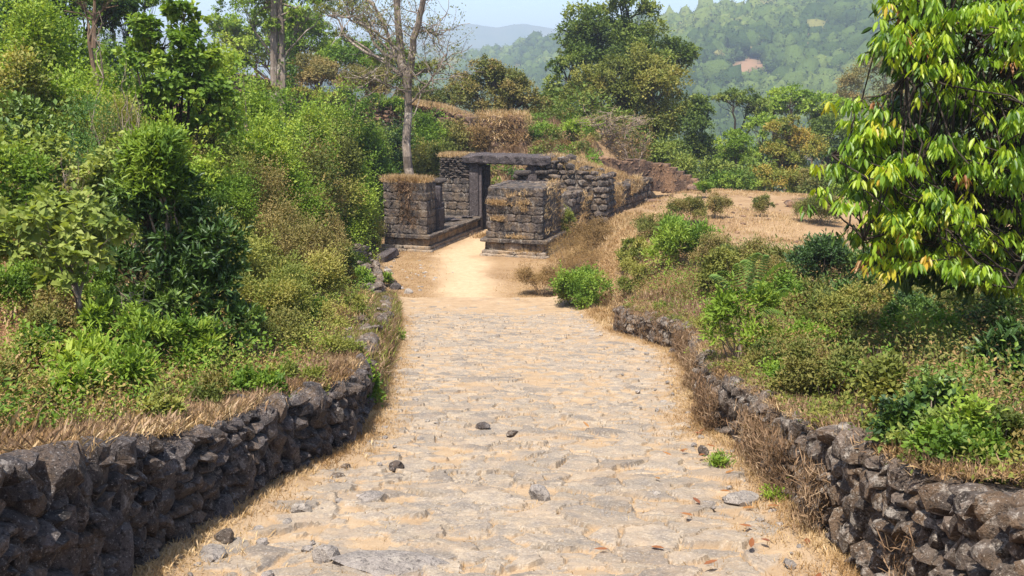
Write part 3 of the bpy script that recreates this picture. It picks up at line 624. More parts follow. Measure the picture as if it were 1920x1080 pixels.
for (u, v, s, lab) in ((-2.35, 3.5, (.65, .45, .12), 'curved broken slab lying on the gate platform behind the pillar'), (-2.15, 4.3, (.5, .3, .12), 'flat stone lying on the gate platform against the jamb'), (-2.9, 3.9, (.9, .2, .14), 'long squared stone lying at the back of the gate platform')):
    mb = MB(); rock(mb, (0, 0, 0), s, None, 2, 10, .5, .6, .03); o = mb.build('broken_slab', M['jamb']); o.location = (*gxy(u, v), ZG + .56 + s[2] * .4); o.rotation_euler = (0, 0, rng.uniform(-.5, .5)); tag(o, lab, 'slab', 'broken slabs on the platform')
for (px, py, D, s, lab) in ((1228, 354, 36.5, (.55, .3, .25), 'brown stone lying on the bare terrace in front of the rubble wall'), (1276, 368, 35.5, (.3, .25, .22), 'grey stone half buried in the bare terrace'), (1297, 345, 41.3, (.6, .6, .5), 'pale orange boulder at the broken end of the rubble wall'), (1505, 352, 36.5, (1.3, .7, .5), 'brown rock outcrop at the far edge of the bare terrace')):
    loose(px, py, D, s, lab, 'laterite', 'boulder', grp='boulders on the terrace')
for (px, py, D, lab) in ((742, 540, 26.3, 'upright dark stone beside the leafy tuft at the forecourt edge'), (735, 518, 27.2, 'grey stone in the rubble at the forecourt edge'), (765, 556, 25.8, 'small pale stone on the forecourt sand'), (728, 505, 29, 'small white stone near the fallen squared stone')):
    loose(px, py, D, (.3, .25, .3) if 'upright' in lab else (.26, .2, .16), lab, 'paleslab' if ('pale' in lab or 'white' in lab) else 'wall', grp='stones at the forecourt edge')
# ------------------------------------------------------------------ foliage
def leaves(mb, P, D, Nn, L, Wd, tint, shape='q', bend=.25, mat=0):
    """P base, D direction, Nn rough normal; q = folded diamond, d = long drooping blade"""
    n = len(P)
    if n == 0: return
    D = nrm(D); Sd = nrm(np.cross(D, Nn)); Nn = np.cross(Sd, D); L = np.broadcast_to(L, (n,))[:, None]; Wd = np.broadcast_to(Wd, (n,))[:, None]
    if shape == 'q':
        V = np.stack((P, P + D * L * .5 + Sd * Wd * .5 + Nn * L * .05, P + D * L - Nn * L * bend * .5, P + D * L * .5 - Sd * Wd * .5 + Nn * L * .05), 1)
        b = np.arange(n)[:, None] * 4
        F = np.concatenate((b + np.array([[0, 1, 2]]), b + np.array([[0, 2, 3]]))); k = 4; fs = [F]
    else:
        c = P[:, None]; DD = D[:, None]; SS = Sd[:, None]; NN = Nn[:, None]; Lx = L[:, None]; Wx = Wd[:, None]
        t = np.array([0, .28, .28, .28, .65, .65, .65, 1])[None, :, None]; wd = np.array([0, -.46, 0, .46, -.42, 0, .42, 0])[None, :, None]
        up = np.array([0, .05, -.02, .05, .05, -.02, .05, 0])[None, :, None]
        V = c + DD * Lx * t + SS * Wx * wd + NN * (Wx * up * 3 - Lx * bend * t * t)
        b = np.arange(n)[:, None] * 8; k = 8
        T3 = np.concatenate([b + np.array([q]) for q in ([0, 2, 1], [0, 3, 2], [4, 5, 7], [5, 6, 7])]); Q4 = np.concatenate([b + np.array([q]) for q in ([1, 2, 5, 4], [2, 3, 6, 5])]); fs = [T3, Q4]
    mb.add(V.reshape(-1, 3), fs, np.repeat(tint, k), mat)
def sph(n, g):
    return nrm(g.normal(0, 1, (n, 3)))
def lobe_clumps(c, r, dens, g, lo=-.5, rough=.32):
    """clump centres over an uneven ellipsoid; r = (rx,ry,rz)"""
    n = max(3, int(dens)); d = sph(n * 2, g); d = d[d[:, 2] > lo][:n]
    ph = g.uniform(0, 50); m = 1 + rough * (vn(d[:, 0] * 2.2 + ph, d[:, 1] * 2.2 + d[:, 2] * 1.7 + ph) * 2 - 1)
    rad = m * (1 - .75 * g.random(len(d)) ** 2.2)
    return np.asarray(c) + d * np.asarray(r) * rad[:, None], d
def sublobes(c, r, ncl, g, nsub, lo, tintb, inner=.5):
    """crown mass made of smaller rounded masses, each a shell of leaf clumps; returns clumps, directions, tints, clump size"""
    nsub = int(max(3, nsub)); d = sph(nsub * 6, g); d = d[d[:, 2] > lo][:nsub]; sc_ = g.uniform(.27, .46, len(d)); cc = np.asarray(c) + d * np.asarray(r) * (g.uniform(.45, .85, len(d)))[:, None]
    w_ = sc_ ** 2; idx = g.choice(len(d), int(ncl), p=w_ / w_.sum()); e = sph(len(idx), g); e[:, 2] = np.where(e[:, 2] < -.35, -e[:, 2], e[:, 2])
    rr = np.minimum.reduce(np.asarray(r)) * .35 + np.asarray(r) * .65
    C = cc[idx] + e * rr * sc_[idx][:, None] * (1 - .3 * g.random(len(idx)) ** 2)[:, None]; Dv = nrm(e + d[idx] * .25 + np.array((0, 0, .2)))
    ts = g.uniform(*tintb, len(d)); return C, Dv, np.clip(ts[idx] + g.normal(0, .08, len(idx)), 0, 1), float(rr.mean() * .36) * .6
KIND = {  # leaf length, width ratio, shape, outward, up, droop bend, clump radius as a share of the lobe, material
    'fine':   dict(L=.045, w=.5, sh='q', up=.5, bend=.2, cr=.22, mat='l_yellow'),
    'broad':  dict(L=.085, w=.62, sh='q', up=.5, bend=.3, cr=.24, mat='l_mid'),
    'heart':  dict(L=.15, w=.85, sh='q', up=.15, bend=.5, cr=.26, mat='l_bright'),
    'lance':  dict(L=.13, w=.3, sh='d', up=.75, bend=.25, cr=.14, mat='l_dark'),
    'tree':   dict(L=.16, w=.6, sh='q', up=.35, bend=.25, cr=.24, mat='l_mid'),
    'far':    dict(L=.34, w=.7, sh='q', up=.35, bend=.25, cr=.26, mat='l_mid'),
    'dry':    dict(L=.04, w=.4, sh='q', up=.4, bend=.2, cr=.25, mat='l_brown'),
}
def cluster_leaves(mb, C, Dv, per, spread, k, g, L, tb, shape=None, mat=0):
    n = len(C) * per; idx = np.repeat(np.arange(len(C)), per)
    off = g.normal(0, 1, (n, 3)); off *= (g.random((n, 1)) ** .5) * .72; P = C[idx] + off * spread
    D = nrm(Dv[idx] * .55 + g.normal(0, .55, (n, 3)) + off * .35 + np.array((0, 0, k['up'] - .35)))
    Nn = nrm(g.normal(0, .40, (n, 3)) + np.array((0, 0, .75)) + Dv[idx] * .65)
    ln = L * g.uniform(.6, 1.25, n)
    tint = np.clip(tb[idx] * .80 + g.random(n) ** 1.5 * .26 - .02, 0, 1)
    leaves(mb, P, D, Nn, ln, ln * k['w'] * g.uniform(.8, 1.15, n), tint, shape or k['sh'], k['bend'], mat)
CNT = [0]; LSC = .68
def plant(px, top, D, wpx, kind, label, cat='shrub', name=None, group=None, mat=None, nl=None, L=None, hmin=.3, base=None, dep=.9, stems=True, hole=1., tintb=(0, 1), bark='twig', low=.02, cone=0., nst=10, cov=1.35, zoff=0.):
    """bush seen at column px with its top at row top, wpx wide, D metres away: foliage dome on many stems"""
    k = KIND[kind]; CNT[0] += 1; g = np.random.default_rng(1000 + CNT[0])
    T = at(px, top, D); hw = hmin if hmin < .2 else max(hmin, .30 * wpx * D / FPX)
    while True:
        T = at(px, top, D); bx, by = T[0], D; zg = float(H(bx, by)) + zoff; h = T[2] - zg
        if h >= hw or D < 4.6: break
        D *= .985
    if h < hmin or h > 6: print('HEIGHT', label, round(h, 2), round(D, 1))
    h = max(h, hmin); rx = wpx / 2 * D / FPX; L = (L or k['L']) * (LSC if D < 13 else .86)
    root = empty(name or 'shrub', (bx, by, zg), 0, label, cat, group)
    pos = np.zeros(3)
    area = math.pi * rx * h * 3.2; need = cov * area / (L * L * k['w'] * .5); need = int(min((nl or 9000) * 1.7, max(120, need)))
    per = 26 if L < .1 else 16; ncl = max(8, need // per)
    ns = int(np.clip(7 + 8 * min(rx, h), 7, 20)) if L < .16 else 7
    C, Dv, tb, rs = sublobes((0, 0, h * .50), (rx * 1.08, rx * dep * 1.08, h * .56), ncl, g, ns, -.7, tintb)
    shoot = g.random(len(C)) < .10 * hole; C = np.where(shoot[:, None], C * g.uniform(1.05, 1.28, (len(C), 1)), C); C[:, 2] = np.clip(C[:, 2], low * h + .03, h * 1.12)
    if low > .3: C[:, 2] = h * (low + (1 - low) * g.random(len(C)))
    mb = MB(); cluster_leaves(mb, C, Dv, per, max(.05, rs * .8), k, g, L, tb)
    mb.build('foliage', M[mat or k['mat']], root)
    if stems:
        wb = MB(); pick = g.choice(len(C), min(nst, len(C)), replace=False)
        for i in pick: limb(wb, (g.normal(0, rx * .12), g.normal(0, rx * .12), -.05), C[i], max(.006, .012 * h), .003, .07, 5, 4, .03, rg=g)
        wb.build('stem', M[bark], root)
    return root
def tree(D, base, lobes, kind, label, cat='tree', name='tree', group=None, mat=None, L=None, tr=.2, bark='bark_brown', cov=1.3, nmax=16000, twigs=.35, fork=.45, lean=0, per=18, squash=.8, lo=-.45, nsub=11, fkp=None, extra=None, rough=.32, tintb=(0, 1)):
    """lobes: (px,py,rpx[,dD[,squash]]) crown masses; base: px of the trunk foot (its row follows the ground) or (px,py)"""
    k = KIND[kind]; CNT[0] += 1; g = np.random.default_rng(3000 + CNT[0])
    bp = base[0] if isinstance(base, tuple) else base; X0 = (bp - 960) / FPX * D / (CT)  # refined below
    if isinstance(base, tuple): b = at(base[0], base[1], D); zg = b[2]; bx = b[0]
    else:
        bx = at(bp, 300, D)[0]; zg = float(H(bx, D))
    root = empty(name, (bx, D, zg), 0, label, cat, group); O = np.array((bx, D, zg)); L = (L or k['L']) * LSC; nmax *= 2.0
    ls = []
    for q in lobes:
        px, py, rp = q[:3]; DD = D + (q[3] if len(q) > 3 else 0); c = at(px, py, DD) - O; r = rp * DD / FPX; sq = q[4] if len(q) > 4 else squash
        ls.append((c, np.array((r, r * .95, r * sq))))
    tot = sum(r[0] * r[2] for _, r in ls); mb = MB(); wb = MB()
    zf = min(c[2] - r[2] * .3 for c, r in ls); ctop = max(c[2] for c, r in ls); fz = zf * fork + .1
    ctr = sum(c * r[0] for c, r in ls) / sum(r[0] for c, r in ls)
    fk = np.array((ctr[0] * .35 + lean, ctr[1] * .3, max(fz, .4)))
    if fkp is not None: fk = at(*fkp, D) - O
    limb(wb, (0, 0, -.3), fk, tr, tr * .72, .05, 8, 8, rg=g)
    for c, r in ls:
        p = limb(wb, fk, c - np.array((0, 0, r[2] * .35)), tr * .5 * min(1, .5 + r[0] / (ls[0][1][0] + .01) * .5), tr * .14, .09, 7, 6, .05, rg=g)
        need = cov * 4.2 * r[0] * r[2] * 3 / (L * L * k['w'] * .5); need = min(need, nmax * r[0] * r[2] / tot)
        C, Dv, tb, rs = sublobes(c, r, max(6, need / per), g, nsub, lo, tintb)
        cluster_leaves(mb, C, Dv, per, rs * .55, k, g, L, tb)
        for i in g.choice(len(C), int(min(26, len(C) * twigs)), replace=False): limb(wb, p[-1] if g.random() < .5 else p[-3], C[i], tr * .10, tr * .02, .09, 4, 4, rg=g)
    if extra: extra(wb, mb, O, g, fk)
    wb.build('trunk', M[bark], root); mb.build('crown', M[mat or k['mat']], root)
    return root
# ---- trees beyond the gate and along the ridge (far to near)
VG = 'trees beyond the gate'
tree(62, 1175, [(1130, 60, 70), (1200, 85, 75), (1255, 110, 55), (1180, 20, 52), (1090, 95, 42), (1295, 110, 28), (1150, 120, 80)], 'far', 'tallest dark green tree rising above all others right of the gate', group=VG, mat='l_far', tr=.45, nmax=26000, L=.27, bark='bark_dark')
tree(50, 1170, [(1165, 165, 85), (1230, 190, 75), (1110, 180, 60), (1200, 240, 80), (1130, 250, 60)], 'far', 'broad round-crowned olive green tree directly behind the gate terrace', group=VG, mat='l_olive', tr=.4, nmax=34000, L=.21, bark='bark_brown', tintb=(.2, 1))
tree(55, 1060, [(1060, 190, 55), (1040, 235, 50), (1075, 120, 42)], 'far', 'dark leafy tree filling the gap left of the broad round-crowned tree', group=VG, mat='l_far', tr=.3, nmax=14000, L=.24, bark='bark_dark')
tree(52, 930, [(915, 140, 38), (945, 160, 48), (975, 185, 50), (895, 175, 48), (1000, 215, 40), (925, 205, 50)], 'far', 'reddish brown and green rounded tree above the ruined wall stub', group=VG, mat='l_mixed', tr=.3, nmax=22000, L=.17, tintb=(.35, 1))
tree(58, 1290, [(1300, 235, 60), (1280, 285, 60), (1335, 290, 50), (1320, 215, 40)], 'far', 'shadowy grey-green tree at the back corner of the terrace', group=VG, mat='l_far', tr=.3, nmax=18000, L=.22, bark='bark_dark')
tree(68, 1380, [(1365, 185, 32, 0, .6), (1400, 195, 40, 0, .6), (1420, 215, 30, 0, .6)], 'far', 'open flat-topped tree with dark bare limbs showing under its crown', group=VG, mat='l_far', tr=.25, nmax=9000, L=.25, bark='bark_dark', fork=.75)
tree(72, 1500, [(1480, 190, 40), (1530, 200, 45), (1560, 215, 40), (1450, 205, 30)], 'far', 'wide light green tree below the forested hill, behind the golden tree', group=VG, mat='l_bright', tr=.3, nmax=15000, L=.28)
tree(54, 1480, [(1480, 250, 40), (1500, 285, 48), (1455, 290, 40), (1485, 320, 45)], 'far', 'golden and orange tinted tree at the edge of the terrace', group=VG, mat='l_gold', tr=.22, nmax=17000, L=.17)
tree(52, 1375, [(1375, 270, 35), (1395, 300, 32), (1365, 310, 30)], 'far', 'small bright lime green tree left of the golden tree', group=VG, mat='l_bright', tr=.15, nmax=9000, L=.16)
tree(58, 1425, [(1430, 245, 35), (1425, 300, 40), (1400, 335, 35)], 'far', 'dark green tree standing between the lime green and the golden tree', group=VG, mat='l_mid', tr=.18, nmax=10000, L=.2)
tree(60, 1560, [(1560, 250, 45), (1550, 300, 45), (1590, 330, 50)], 'far', 'grey-green tree half hidden by the drooping yellow-green leaves', group=VG, mat='l_far', tr=.2, nmax=12000, L=.22)
tree(80, 1640, [(1620, 160, 50), (1660, 130, 45), (1600, 190, 45), (1690, 180, 55)], 'far', 'thin dry-looking tree with pale twigs in front of the forested hill', group=VG, mat='l_tan', tr=.22, nmax=9000, L=.2, cov=.7, bark='twig', twigs=1.)
tree(60, 1700, [(1680, 250, 70), (1740, 230, 70), (1640, 280, 60)], 'far', 'mid green tree seen through the branches of the drooping tree', group=VG, mat='l_far', tr=.25, nmax=12000, L=.24)
tree(66, 1820, [(1810, 220, 80), (1880, 230, 80), (1760, 290, 70)], 'far', 'dark tree behind the trunk of the drooping tree', group=VG, mat='l_far', tr=.25, nmax=10000, L=.28)
# shrubs along the far edge of the terrace
EG = 'bushes along the far edge of the terrace'
plant(1095, 228, 45.5, 80, 'tree', 'bright yellow-green bush behind the terrace wall, left of the grey twiggy shrub', 'bush', 'bush', EG, 'l_bright', L=.13)
plant(1440, 318, 47, 110, 'tree', 'yellow-green bush below the golden tree at the terrace edge', 'bush', 'bush', EG, 'l_gold', L=.13)
plant(1375, 325, 46.5, 90, 'tree', 'fresh green bush at the terrace edge beside the rubble wall end', 'bush', 'bush', EG, 'l_mid', L=.13)
plant(1530, 320, 47, 90, 'tree', 'dull green bush at the terrace edge behind the rock outcrop', 'bush', 'bush', EG, 'l_mixed', L=.13)
plant(1330, 300, 48, 100, 'tree', 'deep green bush just beyond the broken rubble wall', 'bush', 'bush', EG, 'l_far', L=.15)
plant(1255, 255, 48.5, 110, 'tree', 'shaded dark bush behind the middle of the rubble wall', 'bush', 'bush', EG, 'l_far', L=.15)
plant(1600, 320, 45, 120, 'tree', 'leafy green bush at the terrace edge beside the drooping leaves', 'bush', 'bush', EG, 'l_mid', L=.13)
def bare_shrub(px, top, D, wpx, label, n=60, mat='twig', leaf='l_tan', nl=700, r0=.03, base=None):
    CNT[0] += 1; g = np.random.default_rng(5000 + CNT[0]); T = at(px, top, D); bx = T[0]; zg = float(H(bx, D)); h = T[2] - zg; rx = wpx / 2 * D / FPX
    root = empty('bare_shrub', (bx, D, zg), 0, label, 'shrub', 'bare twiggy shrubs'); wb = MB(); tips = []
    for k in range(max(4, n // 9)):
        a = g.uniform(0, 6.28); tip = np.array((math.cos(a) * rx * g.uniform(.3, .9), math.sin(a) * rx * .8 * g.uniform(.3, .9), h * g.uniform(.55, .95)))
        P = limb(wb, (g.normal(0, .08), g.normal(0, .08), -.1), tip, r0 * g.uniform(.6, 1.2), r0 * .25, .1, 7, 5, .05, rg=g)
        for q in range(9):
            p = P[g.integers(2, 8)]; e = p + g.normal(0, 1, 3) * np.array((rx, rx, h * .35)) * .30 + np.array((0, 0, h * .10)); Q = limb(wb, p, e, r0 * .35, r0 * .1, .12, 5, 4, rg=g)
            for u in range(3):
                e2 = Q[g.integers(2, 6)] + g.normal(0, 1, 3) * np.array((rx, rx, h * .3)) * .16; limb(wb, Q[3], e2, r0 * .16, r0 * .06, .1, 3, 3, rg=g); tips.append(e2)
    wb.build('stem', M[mat], root)
    if nl:
        mb = MB(); C = np.array(tips); cluster_leaves(mb, C, nrm(C - np.array((0, 0, h * .4))), max(1, nl // len(C)), .16, KIND['dry'], g, .05 * max(1, D / 22), g.random(len(C))); mb.build('foliage', M[leaf], root)
    return root
bare_shrub(1140, 205, 45, 130, 'grey bare twiggy shrub leaning over the terrace wall behind the gate', 90, nl=1100, r0=.06)
bare_shrub(1190, 235, 44.5, 90, 'smaller brown bare shrub behind the middle of the rubble wall', 80, nl=1800, leaf='l_brown', r0=.045)
# ---- left ridge
LG = 'trees on the left ridge'
tree(64, 560, [(500, 105, 75), (570, 75, 65), (450, 85, 55), (620, 105, 40), (540, 50, 60), (430, 60, 40)], 'far', 'bright green round-topped tree on the skyline behind the twin trunks', group=LG, mat='l_bright', tr=.4, nmax=22000, L=.26)
tree(54, 600, [(590, 140, 60, 0, .6), (650, 150, 60, 0, .6), (560, 160, 50, 0, .6), (700, 165, 50, 0, .6)], 'far', 'tan and olive flat-crowned tree between the twin trunks and the bare tree', group=LG, mat='l_tan', tr=.25, nmax=22000, L=.15)
tree(58, 690, [(660, 110, 45), (720, 120, 55), (690, 150, 50), (760, 150, 40), (630, 125, 40)], 'far', 'thin-leaved green tree behind the bare tree on the ridge', group=LG, mat='l_mid', tr=.25, nmax=14000, L=.2)
tree(56, 800, [(800, 190, 40), (840, 195, 45), (770, 185, 35)], 'far', 'low green tree on the ridge just right of the bare trunk', group=LG, mat='l_mixed', tr=.2, nmax=12000, L=.17)
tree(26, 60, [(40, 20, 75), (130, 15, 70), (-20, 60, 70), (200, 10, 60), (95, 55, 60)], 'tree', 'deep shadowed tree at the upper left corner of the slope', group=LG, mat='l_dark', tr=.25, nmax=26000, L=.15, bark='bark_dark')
tree(30, 250, [(235, 25, 40), (205, 45, 40), (270, 5, 40)], 'tree', 'dark tree on the left skyline behind the large-leaved tree', group=LG, mat='l_mid', tr=.15, nmax=10000, L=.16, bark='bark_dark')
def twin(wb, mb, O, g, fk):
    for (x0, x1, r) in ((516, 514, .19), (530, 524, .16)):
        a = at(x0, 215, 45) - O; b = at(x1, -60, 45) - O; a[2] -= 1.2; P = limb(wb, a, b, r, r * .8, .012, 10, 8, rg=g)
        for k in range(5): limb(wb, P[9 - k // 2], at(g.uniform(430, 620), g.uniform(-50, 40), 45) - O, .07, .015, .08, 5, 5, .04, rg=g)
    C = np.array([at(g.uniform(520, 552), g.uniform(60, 160), 45.2 + g.normal(0, .2)) - O for _ in range(60)]); cluster_leaves(mb, C, sph(60, g), 14, .25, KIND['tree'], g, .15, g.random(60) * .4)
tree(45, (522, 200), [(460, 5, 52), (520, -10, 60), (590, 0, 50), (500, 45, 30), (560, 40, 26), (430, -20, 40), (620, -30, 40)], 'tree', 'tall tree with two straight pale trunks rising out of the picture', group=LG, mat='l_mid', tr=.10, nmax=15000, L=.17, cov=.9, bark='bark_grey', extra=twin)
def bare_tall(wb, mb, O, g, fk):
    def q(px, py, dd=0): return at(px, py, 38 + dd) - O
    def path(pts, r0, r1):
        P = np.array(pts); t = np.linspace(0, 1, len(P)); tt_ = np.linspace(0, 1, 14); P = np.stack([np.interp(tt_, t, P[:, i]) for i in range(3)], 1)
        P[1:-1] = (P[:-2] + P[1:-1] * 2 + P[2:]) / 4; P += np.r_[np.zeros((1, 3)), g.normal(0, .02, (13, 3))]; tube(wb, P, r0 + (r1 - r0) * tt_, 7); return P
    A = []
    A.append(path([q(765, 165), q(752, 110), q(748, 60), q(740, -40)], .17, .11)); A.append(path([q(765, 160), q(775, 80, -.3), q(790, 20, -.6), q(805, -50, -.8)], .15, .09))
    A.append(path([q(758, 140), q(735, 90, .4), q(718, 40, .5), q(700, 5, .7), q(655, -20, 1)], .10, .04)); A.append(path([q(768, 195), q(790, 170, -.5), q(815, 140, -.9), q(835, 100, -1)], .05, .015))
    A.append(path([q(752, 100), q(720, 70, -.5), q(680, 45, -1), q(640, 30, -1.2)], .06, .02)); A.append(path([q(785, 60), q(805, 55, .5), q(822, 70, .7)], .045, .015)); A.append(path([q(760, 175), q(735, 160, -.6), q(705, 150, -.8), q(680, 145, -1)], .04, .012))
    tips = []
    for P in A:
        for k in range(22):
            p = P[g.integers(4, 14)]; e = p + g.normal(0, .62, 3) + np.array((0, 0, .15)); Q = limb(wb, p, e, .022, .008, .1, 5, 4, rg=g)
            for u in range(3): e2 = Q[g.integers(2, 6)] + g.normal(0, .32, 3); limb(wb, Q[3], e2, .010, .005, .1, 3, 3, rg=g); tips.append(e2)
    C = np.array([t for t in tips if g.random() < .8]); cluster_leaves(mb, C, sph(len(C), g), 13, .26, KIND['dry'], g, .10, g.random(len(C)))
tree(38, (768, 345), [(660, 20, 42, 1, .5), (625, 25, 40, 1, .5), (690, 45, 35, 1, .5), (640, 65, 26, 1, .4), (800, 130, 34, 0, .5), (720, 120, 30, 1, .5)], 'dry', 'tall half-bare grey tree with forked limbs behind the left gate pier', name='bare_tree', group=LG, mat='l_olive', tr=.19, L=.13, nmax=3200, bark='bark_grey', fkp=(764, 150), extra=bare_tall)
tree(47.5, 690, [(650, 190, 30, 0, .7), (700, 195, 30, 0, .7), (738, 205, 28, 0, .7)], 'far', 'low bush-like tree in front of the fort wall left of the bare trunk', group=LG, mat='l_mid', tr=.1, nmax=8000, L=.14)
tree(46, 800, [(800, 232, 24, 0, .7), (835, 240, 24, 0, .7), (780, 245, 26, 0, .7), (860, 250, 24, 0, .7)], 'far', 'low scrubby tree below the fort wall right of the bare trunk', group=LG, mat='l_mixed', tr=.1, nmax=8000, L=.13)
tree(43.5, 590, [(560, 185, 34, 0, .6), (610, 190, 34, 0, .6), (500, 175, 26, 0, .6)], 'far', 'bushy low tree hiding the middle of the shaded fort wall', group=LG, mat='l_olive', tr=.1, nmax=9000, L=.14)
tree(42, 440, [(440, 120, 34, 0, .7), (410, 140, 30, 0, .7), (475, 165, 28, 0, .7)], 'far', 'dark bushy tree at the left end of the shaded fort wall', group=LG, mat='l_far', tr=.1, nmax=9000, L=.14)
# small slender tree near the top of the left slope
def slender(wb, mb, O, g, fk):
    def q(px, py): return at(px, py, 20) - O
    for (a, b, c, r) in ((q(176, 90), q(177, 30), q(178, -20), .05), (q(176, 32), q(155, 12), q(140, -10), .025), (q(177, 28), q(200, 15), q(222, 10), .02), (q(177, 40), q(150, 25), q(120, 20), .018)):
        P = np.array([a, b, c]); tt_ = np.linspace(0, 2, 9); P = np.stack([np.interp(tt_, [0, 1, 2], P[:, i]) for i in range(3)], 1); tube(wb, P, np.linspace(r, r * .4, 9), 6)
tree(20, 176, [(150, 0, 30, 0, .4), (205, -5, 35, 0, .4)], 'fine', 'slender young tree with a thin tan trunk and bare branches near the slope top', name='sapling', group=LG, mat='l_mid', tr=.06, L=.07, nmax=3000, bark='bark_brown', fork=.8, extra=slender)
# large-leaved tree on the slope
tree(17, 330, [(300, 75, 62), (360, 110, 60), (255, 110, 55), (330, 165, 75), (390, 175, 50), (280, 190, 55), (400, 240, 45), (345, 30, 35)], 'heart', 'large-leaved dark green tree leaning on the left slope with a few orange leaves', group=LG, mat='l_mid', tr=.10, nmax=16000, L=.145, bark='bark_dark', tintb=(.15, 1), cov=1.6)
